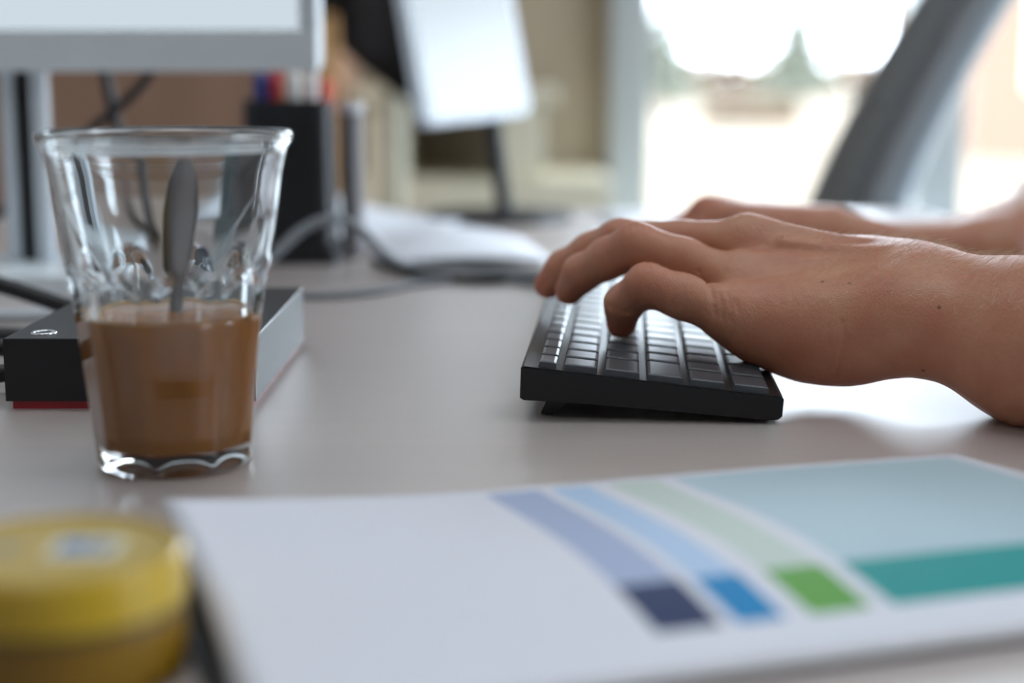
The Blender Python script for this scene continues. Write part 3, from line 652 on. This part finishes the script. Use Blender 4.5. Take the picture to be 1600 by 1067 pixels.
# ------------------------------------------------------------------ booklet in the foreground
BA = math.radians(18.5)
bk = empty('booklet', (-0.105, 0.466, DZ), BA); tag(bk, 'open white booklet with coloured table columns on a black cover', 'booklet')
BW, BD = 0.277, 0.160
def page_z(u, v):      # u along the width from the left edge, v from the far edge towards the near edge, metres
    s = v / BD
    z = float(np.interp(s, [0, 0.18, 0.38, 0.55, 0.70, 0.82, 0.92, 1.0], [0.0060, 0.0080, 0.0104, 0.0114, 0.0106, 0.0084, 0.0062, 0.0046]))
    z += 0.0062 * max(0, 1 - u / 0.10) ** 1.5 * max(0, 1 - s * 1.4)
    z += -0.0012 * max(0, (u - 0.2) / 0.077)
    return z
def page_smooth(u, v):
    return sum(page_z(u, min(max(v + d, 0), BD)) for d in (-0.012, -0.006, 0, 0.006, 0.012)) / 5
def page_mat():
    m = mat('printed_page', (0.72, 0.72, 0.78), 0.55, spec=0.15); nt = m.node_tree; b = nt.nodes['Principled BSDF']; L = nt.links.new
    uv = nt.nodes.new('ShaderNodeUVMap'); uv.uv_map = 'UVMap'; sx = nt.nodes.new('ShaderNodeSeparateXYZ'); L(uv.outputs[0], sx.inputs[0])
    def cmp(op, sock, v):
        n = nt.nodes.new('ShaderNodeMath'); n.operation = op; L(sock, n.inputs[0]); n.inputs[1].default_value = v; return n.outputs[0]
    def mul(a, c):
        n = nt.nodes.new('ShaderNodeMath'); n.operation = 'MULTIPLY'; L(a, n.inputs[0]); L(c, n.inputs[1]); return n.outputs[0]
    def rect(x0, x1, y0, y1): return mul(mul(cmp('GREATER_THAN', sx.outputs[0], x0), cmp('LESS_THAN', sx.outputs[0], x1)), mul(cmp('GREATER_THAN', sx.outputs[1], y0), cmp('LESS_THAN', sx.outputs[1], y1)))
    prev = None
    V0, V1 = 0.114, 0.141
    bars = [((0.100, 0.1175), (0.38, 0.44, 0.62), (0.022, 0.036, 0.105)), ((0.1215, 0.1345), (0.44, 0.58, 0.78), (0.0, 0.22, 0.50)), ((0.1415, 0.1585), (0.56, 0.64, 0.58), (0.13, 0.36, 0.07)), ((0.1645, 0.2700), (0.47, 0.60, 0.66), (0.02, 0.30, 0.29))]
    for (u0, u1), tint, sat in bars:
        for rr, c in (((u0, u1, 0.006, V0), tint), ((u0, u1, V0, V1), sat)):
            mx = nt.nodes.new('ShaderNodeMixRGB'); mx.inputs['Color2'].default_value = (*c, 1); L(rect(*rr), mx.inputs['Fac'])
            if prev: L(prev, mx.inputs['Color1'])
            else: mx.inputs['Color1'].default_value = (0.72, 0.72, 0.78, 1)
            prev = mx.outputs['Color']
    L(prev, b.inputs['Base Color'])
page_mat()
def page_block():
    bm = bmesh.new(); N, K = 48, 40; T = {}; B = {}; uvl = bm.loops.layers.uv.new('UVMap')
    for i in range(N + 1):
        for k in range(K + 1):
            u, v = BW * i / N, BD * k / K; z = page_smooth(u, v)
            T[i, k] = bm.verts.new((u, -v, z)); B[i, k] = bm.verts.new((u, -v, max(z - 0.0028, 0.0021)))
    def q(vs, mi=0):
        f = bm.faces.new(vs); f.material_index = mi; f.smooth = True
        for l in f.loops: l[uvl].uv = (l.vert.co.x, -l.vert.co.y)
    for i in range(N):
        for k in range(K):
            q((T[i, k], T[i, k + 1], T[i + 1, k + 1], T[i + 1, k])); q((B[i, k], B[i + 1, k], B[i + 1, k + 1], B[i, k + 1]), 1)
    for i in range(N):
        for k in (0, K): q((T[i, k], T[i + 1, k], B[i + 1, k], B[i, k]), 1)
    for k in range(K):
        for i in (0, N): q((T[i, k], T[i, k + 1], B[i, k + 1], B[i, k]), 1)
    o = bm_obj('pages', bm, 'printed_page', bk); o.data.materials.append(MATS['paper_edge']); return o
page_block()
bm = bmesh.new(); add_box(bm, (BW / 2 - 0.0035, -BD / 2, 0.001), (BW + 0.004, BD - 0.004, 0.0020)); 
bm_obj('cover', bm, 'cover_black', bk)

# ------------------------------------------------------------------ person: arms and hands grown as one skin from a distance field
class Field:
    def __init__(s, lo, hi, h):
        s.lo = np.array(lo, float); s.h = h; s.n = np.ceil((np.array(hi) - s.lo) / h).astype(int) + 1
        s.f = np.full(s.n, 0.05, np.float32)
        s.ax = [(s.lo[i] + h * np.arange(s.n[i])).astype(np.float32) for i in range(3)]
    def sub(s, lo, hi):
        a = np.clip(np.floor((np.array(lo) - s.lo) / s.h).astype(int), 0, s.n); b = np.clip(np.ceil((np.array(hi) - s.lo) / s.h).astype(int) + 1, 0, s.n)
        sl = tuple(slice(int(x), int(y)) for x, y in zip(a, b))
        g = np.ix_(*[s.ax[i][sl[i]] for i in range(3)])
        return sl, g
def seg(g, a, b):
    a = np.array(a, np.float32); ab = np.array(b, np.float32) - a; L = float((ab * ab).sum()) + 1e-12
    px, py, pz = g[0] - a[0], g[1] - a[1], g[2] - a[2]
    t = np.clip((px * ab[0] + py * ab[1] + pz * ab[2]) / L, 0, 1)
    return np.sqrt((px - t * ab[0]) ** 2 + (py - t * ab[1]) ** 2 + (pz - t * ab[2]) ** 2), t
def smin(a, b, k):
    h = np.maximum(k - np.abs(a - b), 0) / k
    return np.minimum(a, b) - h * h * k * 0.25
def add_caps(F, prims, k, pad=0.02):
    for a, ra, b, rb in prims:
        q = max(ra, rb) + pad; lo = np.minimum(a, b) - q; hi = np.maximum(a, b) + q
        sl, g = F.sub(lo, hi); d, t = seg(g, a, b); d -= ra + t * (rb - ra)
        F.f[sl] = smin(F.f[sl], d.astype(np.float32), k)
def add_chain(F, chains, kin, kout, pad=0.02):
    """every chain is blended in itself first, then the chains meet with the small radius kout"""
    for ch in chains:
        P = np.array([p for p, r in ch]); q = max(r for p, r in ch) + pad
        sl, g = F.sub(P.min(0) - q, P.max(0) + q); f = None
        for (a, ra), (b, rb) in zip(ch, ch[1:]):
            d, t = seg(g, a, b); d = d - (ra + t * (rb - ra)); f = d if f is None else smin(f, d, kin)
        F.f[sl] = smin(F.f[sl], f.astype(np.float32), kout)
def crease(F, pts, width, depth):
    P = np.array(pts); sl, g = F.sub(P.min(0) - 4 * width, P.max(0) + 4 * width); d = None
    for a, b in zip(pts, pts[1:]):
        q, t = seg(g, a, b); d = q if d is None else np.minimum(d, q)
    F.f[sl] += (depth * np.exp(-(d / width) ** 2)).astype(np.float32)
def surface_nets(F):
    f = F.f; s = f < 0; n = np.array(f.shape) - 1
    cnt = np.zeros(n, np.int8)
    for dx in (0, 1):
        for dy in (0, 1):
            for dz in (0, 1): cnt += s[dx:dx + n[0], dy:dy + n[1], dz:dz + n[2]]
    act = np.argwhere((cnt > 0) & (cnt < 8)); idx = np.full(n, -1, np.int64); idx[tuple(act.T)] = np.arange(len(act))
    acc = np.zeros((len(act), 3)); num = np.zeros(len(act))
    cor = [np.array((i & 1, (i >> 1) & 1, (i >> 2) & 1)) for i in range(8)]
    val = [f[tuple((act + c).T)] for c in cor]
    for i in range(8):
        for ax in range(3):
            j = i | (1 << ax)
            if j == i: continue
            a, b = val[i], val[j]; m = (a < 0) != (b < 0)
            t = np.where(m, a / np.where(m, a - b, 1), 0)
            p = cor[i][None, :] + t[:, None] * (cor[j] - cor[i])[None, :]
            acc += p * m[:, None]; num += m
    V = F.lo + F.h * (act + acc / num[:, None])
    faces = []
    for ax in range(3):
        u, v = (ax + 1) % 3, (ax + 2) % 3
        A = [slice(1, None)] * 3; A[ax] = slice(0, -1)
        Bs = [slice(1, None)] * 3; Bs[ax] = slice(1, None)
        s0 = s[:-1, :-1, :-1]; s1 = np.roll(s, -1, ax)[:-1, :-1, :-1]
        e = np.argwhere(s0 != s1); e = e[(e[:, u] > 0) & (e[:, v] > 0)]
        du = np.eye(3, dtype=int)[u]; dv = np.eye(3, dtype=int)[v]
        q = np.stack([idx[tuple((e - du - dv).T)], idx[tuple((e - dv).T)], idx[tuple(e.T)], idx[tuple((e - du).T)]], 1)
        fl = s0[tuple(e.T)]; q[~fl] = q[~fl][:, ::-1]
        faces.append(q[(q >= 0).all(1)])
    return V, np.concatenate(faces)
def taubin(V, Q, it=3, lam=0.5, mu=-0.52):
    E = np.concatenate([Q[:, [0, 1]], Q[:, [1, 2]], Q[:, [2, 3]], Q[:, [3, 0]]]); n = len(V)
    deg = np.bincount(E[:, 0], minlength=n) + np.bincount(E[:, 1], minlength=n)
    for i in range(it * 2):
        S = np.zeros_like(V)
        for c in range(3):
            S[:, c] = np.bincount(E[:, 0], V[E[:, 1], c], n) + np.bincount(E[:, 1], V[E[:, 0], c], n)
        V = V + (lam if i % 2 == 0 else mu) * (S / deg[:, None] - V)
    return V
def sk(*a): return [(np.array(p, float), r) for p, r in a]

# ---- left arm (the near one)
FA = Field((0.0, 0.44, -0.004), (0.43, 0.82, 0.13), 0.00095)
palm = [  # metacarpals, thenar and hypothenar pads, wrist, forearm
    ((0.0960, 0.684, 0.0355), 0.0110, (0.1500, 0.667, 0.0330), 0.0150),
    ((0.1010, 0.705, 0.0470), 0.0112, (0.1560, 0.679, 0.0420), 0.0140),
    ((0.1070, 0.729, 0.0610), 0.0116, (0.1620, 0.695, 0.0490), 0.0135),
    ((0.1150, 0.753, 0.0550), 0.0115, (0.1660, 0.709, 0.0470), 0.0130),
    ((0.1060, 0.683, 0.0260), 0.0112, (0.1250, 0.677, 0.0262), 0.0145),
    ((0.1250, 0.677, 0.0262), 0.0145, (0.1410, 0.670, 0.0285), 0.0165),
    ((0.1410, 0.670, 0.0285), 0.0165, (0.1560, 0.664, 0.0330), 0.0150),
    ((0.1150, 0.735, 0.0380), 0.0120, (0.1580, 0.700, 0.0360), 0.0150),
    ((0.1540, 0.664, 0.0340), 0.0160, (0.1680, 0.652, 0.0365), 0.0165),
    ((0.1620, 0.706, 0.0480), 0.0135, (0.1760, 0.684, 0.0468), 0.0148),
    ((0.1600, 0.684, 0.0400), 0.0160, (0.1740, 0.668, 0.0410), 0.0175),
    ((0.1680, 0.652, 0.0365), 0.0165, (0.2080, 0.628, 0.0300), 0.0275),
    ((0.1760, 0.684, 0.0468), 0.0148, (0.2120, 0.650, 0.0345), 0.0240),
    ((0.1740, 0.668, 0.0410), 0.0170, (0.2100, 0.640, 0.0325), 0.0265),
    ((0.2080, 0.628, 0.0300), 0.0275, (0.2900, 0.556, 0.0390), 0.0380),
    ((0.2120, 0.650, 0.0345), 0.0240, (0.2900, 0.580, 0.0420), 0.0370),
    ((0.2900, 0.560, 0.0400), 0.0380, (0.3700, 0.505, 0.0560), 0.0400),
    ((0.2900, 0.580, 0.0420), 0.0370, (0.3750, 0.510, 0.0620), 0.0380),
]
add_caps(FA, palm, 0.016)
ridges = [  # extensor tendons and veins on the back of the hand
    ((0.1075, 0.7270, 0.0715), 0.0018, (0.1560, 0.6980, 0.0625), 0.0012),
    ((0.1020, 0.7030, 0.0578), 0.0016, (0.1480, 0.6860, 0.0555), 0.0012),
    ((0.1200, 0.7080, 0.0640), 0.0012, (0.1700, 0.6760, 0.0600), 0.0012),
    ((0.1450, 0.6860, 0.0560), 0.0010, (0.1750, 0.6640, 0.0565), 0.0010),
    ((0.0975, 0.6830, 0.0455), 0.0014, (0.1300, 0.6750, 0.0475), 0.0008),
]
add_caps(FA, ridges, 0.006, 0.01)
FF = Field((0.0, 0.44, -0.004), (0.43, 0.82, 0.13), 0.00095)
fingers = [
    sk(((0.1000, 0.682, 0.0335), 0.0105), ((0.0911, 0.683, 0.0365), 0.0102), ((0.0740, 0.687, 0.0425), 0.0094), ((0.0590, 0.692, 0.0470), 0.0092), ((0.0495, 0.703, 0.0372), 0.0081), ((0.0490, 0.708, 0.0280), 0.0069)),
    sk(((0.1080, 0.702, 0.0450), 0.0110), ((0.0994, 0.705, 0.0465), 0.0108), ((0.0770, 0.714, 0.0548), 0.0100), ((0.0560, 0.722, 0.0614), 0.0098), ((0.0440, 0.731, 0.0540), 0.0092), ((0.0323, 0.740, 0.0460), 0.0085), ((0.0270, 0.747, 0.0370), 0.0068)),
    sk(((0.1140, 0.726, 0.0600), 0.0112), ((0.1060, 0.729, 0.0610), 0.0112), ((0.0780, 0.740, 0.0600), 0.0102), ((0.0510, 0.750, 0.0603), 0.0098), ((0.0380, 0.760, 0.0535), 0.0092), ((0.0250, 0.768, 0.0450), 0.0082), ((0.0175, 0.774, 0.0362), 0.0068)),
    sk(((0.1220, 0.750, 0.0540), 0.0110), ((0.1150, 0.753, 0.0550), 0.0110), ((0.1000, 0.764, 0.0570), 0.0100), ((0.0820, 0.772, 0.0545), 0.0095), ((0.0665, 0.783, 0.0430), 0.0083), ((0.0590, 0.787, 0.0310), 0.0068)),
    sk(((0.1500, 0.718, 0.0380), 0.0150), ((0.1200, 0.748, 0.0385), 0.0125), ((0.0960, 0.768, 0.0400), 0.0100), ((0.0800, 0.778, 0.0400), 0.0080)),
]
add_chain(FF, fingers, 0.004, 0.0008)
FA.f = smin(FA.f, FF.f, np.float32(0.006)); del FF
# skin creases: wrist fold, knuckles of little and ring finger, finger joints
def front(F, x, z):            # where the skin faces the camera side at this x and z
    i, k = int(round((x - F.lo[0]) / F.h)), int(round((z - F.lo[2]) / F.h)); c = np.argmax(F.f[i, :, k] < 0)
    return (x, F.lo[1] + c * F.h, z)
for path, w_, d_ in (
        ([(0.0822, 0.0515), (0.0850, 0.0470), (0.0860, 0.0420), (0.0864, 0.0368)], 0.0010, 0.0013),
        ([(0.0882, 0.0455), (0.0892, 0.0408), (0.0893, 0.0354)], 0.0009, 0.0008), ([(0.0920, 0.0450), (0.0930, 0.0396), (0.0924, 0.0346)], 0.0009, 0.0008), ([(0.0948, 0.0430), (0.0957, 0.0380)], 0.0009, 0.0006),
        ([(0.1358, 0.0375), (0.1365, 0.0295), (0.1352, 0.0214), (0.1345, 0.0140)], 0.0009, 0.0011), ([(0.1305, 0.0350), (0.1307, 0.0268)], 0.0010, 0.0005),
        ([(0.0430, 0.0372), (0.0490, 0.0352), (0.0560, 0.0345)], 0.0008, 0.0008)):
    crease(FA, [front(FA, x, z) for x, z in path], w_, d_)
crease(FA, [(0.0560, 0.684, 0.0415), (0.0510, 0.692, 0.0355)], 0.0009, 0.0006)
def top(F, x, y):
    i, j = int(round((x - F.lo[0]) / F.h)), int(round((y - F.lo[1]) / F.h)); c = np.nonzero(F.f[i, j] < 0)[0]
    return (x, y, F.lo[2] + (c[-1] if len(c) else 0) * F.h)
for dx in (-0.0035, -0.0008, 0.0020, 0.0048):
    crease(FA, [top(FA, 0.0560 + dx, y) for y in (0.7150, 0.7180, 0.7210, 0.7240)], 0.0008, 0.0005)
    crease(FA, [top(FA, 0.0600 + dx, y) for y in (0.6860, 0.6890, 0.6920, 0.6950)], 0.0008, 0.0005)
for dx in (-0.0012, 0.0014):
    crease(FA, [top(FA, 0.0330 + dx, y) for y in (0.7340, 0.7380, 0.7420)], 0.0008, 0.0004)
VA, QA = surface_nets(FA); VA = taubin(VA, QA, 2); del FA

# ---- right arm (farther back over the keyboard), index side towards the camera
FB = Field((0.02, 0.86, -0.004), (0.47, 1.16, 0.13), 0.0018)
add_caps(FB, [
    ((0.1250, 0.925, 0.0505), 0.0125, (0.1900, 0.928, 0.0400), 0.0150), ((0.1190, 0.948, 0.0520), 0.0125, (0.1920, 0.940, 0.0420), 0.0150),
    ((0.1220, 0.970, 0.0470), 0.0115, (0.1950, 0.955, 0.0380), 0.0150), ((0.1290, 0.990, 0.0400), 0.0110, (0.1950, 0.965, 0.0330), 0.0150),
    ((0.1500, 0.925, 0.0330), 0.0140, (0.1900, 0.932, 0.0300), 0.0160), ((0.1500, 0.975, 0.0300), 0.0140, (0.1920, 0.962, 0.0280), 0.0160),
    ((0.1950, 0.930, 0.0345), 0.0165, (0.2150, 0.928, 0.0310), 0.0165), ((0.1950, 0.958, 0.0320), 0.0165, (0.2150, 0.960, 0.0290), 0.0165),
    ((0.2150, 0.928, 0.0310), 0.0165, (0.2950, 0.935, 0.0270), 0.0220), ((0.2150, 0.960, 0.0290), 0.0165, (0.2950, 0.965, 0.0270), 0.0225),
    ((0.2950, 0.935, 0.0270), 0.0220, (0.3700, 0.985, 0.0400), 0.0350), ((0.2950, 0.965, 0.0270), 0.0225, (0.3700, 1.010, 0.0410), 0.0360),
    ((0.3700, 1.000, 0.0480), 0.0400, (0.4100, 1.040, 0.0580), 0.0400)], 0.016)
FG = Field((0.02, 0.86, -0.004), (0.47, 1.16, 0.13), 0.0018)
add_chain(FG, [
    sk(((0.130, 0.925, 0.0500), 0.0115), ((0.122, 0.924, 0.0505), 0.0115), ((0.104, 0.920, 0.0385), 0.0098), ((0.093, 0.917, 0.0310), 0.0085), ((0.090, 0.915, 0.0270), 0.0068)),
    sk(((0.125, 0.948, 0.0520), 0.0118), ((0.116, 0.948, 0.0520), 0.0115), ((0.096, 0.945, 0.0395), 0.0098), ((0.083, 0.942, 0.0315), 0.0085), ((0.080, 0.941, 0.0275), 0.0068)),
    sk(((0.128, 0.970, 0.0470), 0.0110), ((0.118, 0.970, 0.0470), 0.0110), ((0.098, 0.968, 0.0380), 0.0095), ((0.086, 0.966, 0.0310), 0.0082), ((0.083, 0.965, 0.0272), 0.0066)),
    sk(((0.135, 0.990, 0.0400), 0.0105), ((0.126, 0.992, 0.0400), 0.0100), ((0.104, 0.994, 0.0370), 0.0086), ((0.092, 0.994, 0.0300), 0.0074), ((0.089, 0.993, 0.0240), 0.0060)),
    sk(((0.175, 0.926, 0.0340), 0.0150), ((0.150, 0.908, 0.0290), 0.0120), ((0.126, 0.898, 0.0255), 0.0100), ((0.106, 0.897, 0.0225), 0.0078))], 0.004, 0.0008)
FB.f = smin(FB.f, FG.f, np.float32(0.006)); del FG
VB, QB = surface_nets(FB); VB = taubin(VB, QB, 2) + np.array((0.008, 0.07, -0.004)); del FB

# ---- neck and head (beside the frame), same skin
FH = Field((0.30, 0.42, -0.20), (0.80, 1.22, 0.80), 0.006)
add_caps(FH, [((0.68, 0.79, -0.12), 0.09, (0.67, 0.77, 0.25), 0.09), ((0.68, 0.93, -0.12), 0.09, (0.67, 0.95, 0.25), 0.09), ((0.67, 0.71, 0.33), 0.045, (0.67, 1.01, 0.33), 0.045), ((0.66, 0.86, 0.30), 0.06, (0.66, 0.86, 0.42), 0.06),
              ((0.64, 0.675, 0.32), 0.050, (0.385, 0.515, 0.075), 0.043), ((0.64, 1.045, 0.32), 0.050, (0.425, 1.105, 0.075), 0.042)], 0.03, 0.05)
add_caps(FH, [((0.665, 0.86, 0.40), 0.062, (0.635, 0.86, 0.53), 0.056), ((0.635, 0.86, 0.66), 0.082, (0.650, 0.86, 0.68), 0.090), ((0.600, 0.86, 0.575), 0.050, (0.610, 0.86, 0.63), 0.066),
              ((0.575, 0.86, 0.548), 0.022, (0.585, 0.86, 0.56), 0.03)], 0.03, 0.05)
add_caps(FH, [((0.552, 0.86, 0.645), 0.008, (0.528, 0.86, 0.605), 0.013), ((0.556, 0.83, 0.655), 0.010, (0.556, 0.89, 0.655), 0.010), ((0.541, 0.846, 0.578), 0.008, (0.541, 0.874, 0.578), 0.008),
              ((0.645, 0.776, 0.645), 0.012, (0.640, 0.782, 0.605), 0.009), ((0.645, 0.944, 0.645), 0.012, (0.640, 0.938, 0.605), 0.009)], 0.012, 0.03)
VH, QH = surface_nets(FH); VH = taubin(VH, QH, 2)

person = empty('person', (0.66, 0.86, 0)); tag(person, 'person with bare forearms and both hands typing on the black keyboard', 'person')
PO = np.array((0.66, 0.86, -DZ))
def np_mesh(name, V, Q, m, parent, flush=None):
    me = bpy.data.meshes.new(name); me.from_pydata((V - PO).tolist(), [], Q.tolist()); me.update()
    if flush is not None:
        a = me.attributes.new('flush', 'FLOAT', 'POINT'); a.data.foreach_set('value', flush.astype(np.float32))
    return link_mesh(name, me, m, parent, smooth=True)
V = np.concatenate([VA, VB, VH]); QB = QB + len(VA); QH = QH + len(VA) + len(VB)
def bridge(Qa, Qb, where):      # open one quad on either skin inside the elbow and join them, so that the body is one surface
    where = np.array(where); ia = int(np.argmin(((V[Qa].mean(1) - where) ** 2).sum(1))); ib = int(np.argmin(((V[Qb].mean(1) - where) ** 2).sum(1)))
    a, b = Qa[ia], Qb[ib][::-1]
    sh = min(range(4), key=lambda r: ((V[a] - V[np.roll(b, r)]) ** 2).sum()); b = np.roll(b, sh)
    q = np.array([[a[(i + 1) % 4], a[i], b[i], b[(i + 1) % 4]] for i in range(4)])
    return np.delete(Qa, ia, 0), np.delete(Qb, ib, 0), q[:, ::-1]
QA, QH, J1 = bridge(QA, QH, (0.372, 0.52, 0.060)); QB, QH, J2 = bridge(QB, QH, (0.425, 1.11, 0.06))
Q = np.concatenate([QA, QB, QH, J1, J2])
fl = np.zeros(len(V))
for c_, s_, a_ in (((0.047, 0.708, 0.026), 0.011, 0.8), ((0.025, 0.748, 0.035), 0.012, 0.7), ((0.016, 0.775, 0.035), 0.012, 0.8), ((0.058, 0.688, 0.052), 0.012, 0.45), ((0.055, 0.720, 0.070), 0.011, 0.5), ((0.135, 0.662, 0.010), 0.02, 0.45), ((0.10, 0.682, 0.02), 0.018, 0.35), ((0.12, 1.01, 0.055), 0.04, 0.5)):
    fl = np.maximum(fl, a_ * np.exp(-((V - np.array(c_)) ** 2).sum(1) / s_ ** 2))
body = np_mesh('body', V, Q, 'skin', person, fl)
# eyes
for y in (0.832, 0.888):
    bm = bmesh.new(); bmesh.ops.create_uvsphere(bm, u_segments=14, v_segments=10, radius=0.011, matrix=Matrix.Translation(Vector((0.5585, y, 0.636)) - Vector(PO))); bm_obj('eye', bm, 'pen_white', person, smooth=True)
# hair on the head
FX = Field((0.50, 0.72, 0.52), (0.80, 1.0, 0.82), 0.006)
add_caps(FX, [((0.645, 0.86, 0.69), 0.094, (0.675, 0.86, 0.67), 0.094), ((0.690, 0.86, 0.61), 0.06, (0.680, 0.86, 0.68), 0.08), ((0.585, 0.86, 0.735), 0.035, (0.62, 0.86, 0.745), 0.05)], 0.03, 0.05)
Vx, Qx = surface_nets(FX); np_mesh('head_hair', taubin(Vx, Qx, 2), Qx, 'hair', person)
# short-sleeved shirt and trousers
FS = Field((0.30, 0.42, -0.30), (0.90, 1.30, 0.46), 0.008)
add_caps(FS, [((0.68, 0.79, -0.15), 0.115, (0.67, 0.77, 0.26), 0.115), ((0.68, 0.93, -0.15), 0.115, (0.67, 0.95, 0.26), 0.115), ((0.67, 0.70, 0.335), 0.06, (0.67, 1.02, 0.335), 0.06),
              ((0.665, 0.86, 0.37), 0.075, (0.66, 0.86, 0.415), 0.070), ((0.64, 0.67, 0.32), 0.065, (0.415, 0.535, 0.115), 0.054), ((0.64, 1.05, 0.32), 0.065, (0.455, 1.095, 0.12), 0.054)], 0.04, 0.06)
Vs, Qs = surface_nets(FS); np_mesh('shirt', taubin(Vs, Qs, 2), Qs, 'shirt', person)
FT = Field((0.0, 0.60, -0.745), (0.84, 1.12, -0.02), 0.009)
add_caps(FT, [((0.67, 0.78, -0.165), 0.085, (0.20, 0.74, -0.17), 0.066), ((0.67, 0.94, -0.165), 0.085, (0.20, 0.98, -0.17), 0.066), ((0.20, 0.74, -0.18), 0.062, (0.22, 0.74, -0.66), 0.045), ((0.20, 0.98, -0.18), 0.062, (0.22, 0.98, -0.66), 0.045),
              ((0.235, 0.74, -0.70), 0.036, (0.09, 0.73, -0.708), 0.030), ((0.235, 0.98, -0.70), 0.036, (0.09, 0.99, -0.708), 0.030), ((0.69, 0.80, -0.15), 0.09, (0.69, 0.92, -0.15), 0.09)], 0.03, 0.05)
Vt, Qt = surface_nets(FT); np_mesh('trousers', taubin(Vt, Qt, 2), Qt, 'trousers', person)
office_chair((0.70, 0.86, 0), 0.0, 'grey office chair the typing person sits on')

# fine hair on the near wrist and forearm
def arm_hair():
    me = body.data; nA = len(VA)
    nor = np.empty(len(V) * 3, np.float32); me.vertices.foreach_get('normal', nor); nor = nor.reshape(-1, 3)[:nA]
    rng = np.random.default_rng(3)
    wgt = np.clip((VA[:, 0] - 0.100) / 0.09, 0, 1) ** 1.3 * (nor[:, 2] > 0.55) * (VA[:, 0] < 0.26) * (nor[:, 1] < 0.75)
    pick = rng.choice(nA, 2600, p=wgt / wgt.sum()); verts = []; faces = []
    for i in pick:
        n = nor[i]; p = VA[i]; fwd = np.array((0.75, -0.25, 0.0)) + rng.normal(0, 0.35, 3); fwd -= n * fwd.dot(n); fwd /= np.linalg.norm(fwd)
        L = (0.0035 + 0.004 * rng.random()) * (0.55 + 0.45 * min(1, (p[0] - 0.10) / 0.08)); up = 0.5 + 0.7 * rng.random(); r = 0.00005
        side = np.cross(n, fwd); c0 = len(verts)
        for t in (0, 0.35, 0.7, 1.0):
            q = p + fwd * L * t + n * L * up * (t - 0.55 * t * t); rr = r * (1 - 0.8 * t)
            for k in range(3):
                a = 2.094 * k; verts.append(q + rr * (math.cos(a) * side + math.sin(a) * n))
        for s_ in range(3):
            for k in range(3): l = (k + 1) % 3; faces.append((c0 + 3 * s_ + k, c0 + 3 * s_ + l, c0 + 3 * s_ + 3 + l, c0 + 3 * s_ + 3 + k))
    me2 = bpy.data.meshes.new('arm_hair'); me2.from_pydata((np.array(verts) - PO).tolist(), [], faces)
    o = link_mesh('arm_hair', me2, 'arm_hair', person, smooth=True); o['kind'] = 'stuff'
arm_hair()
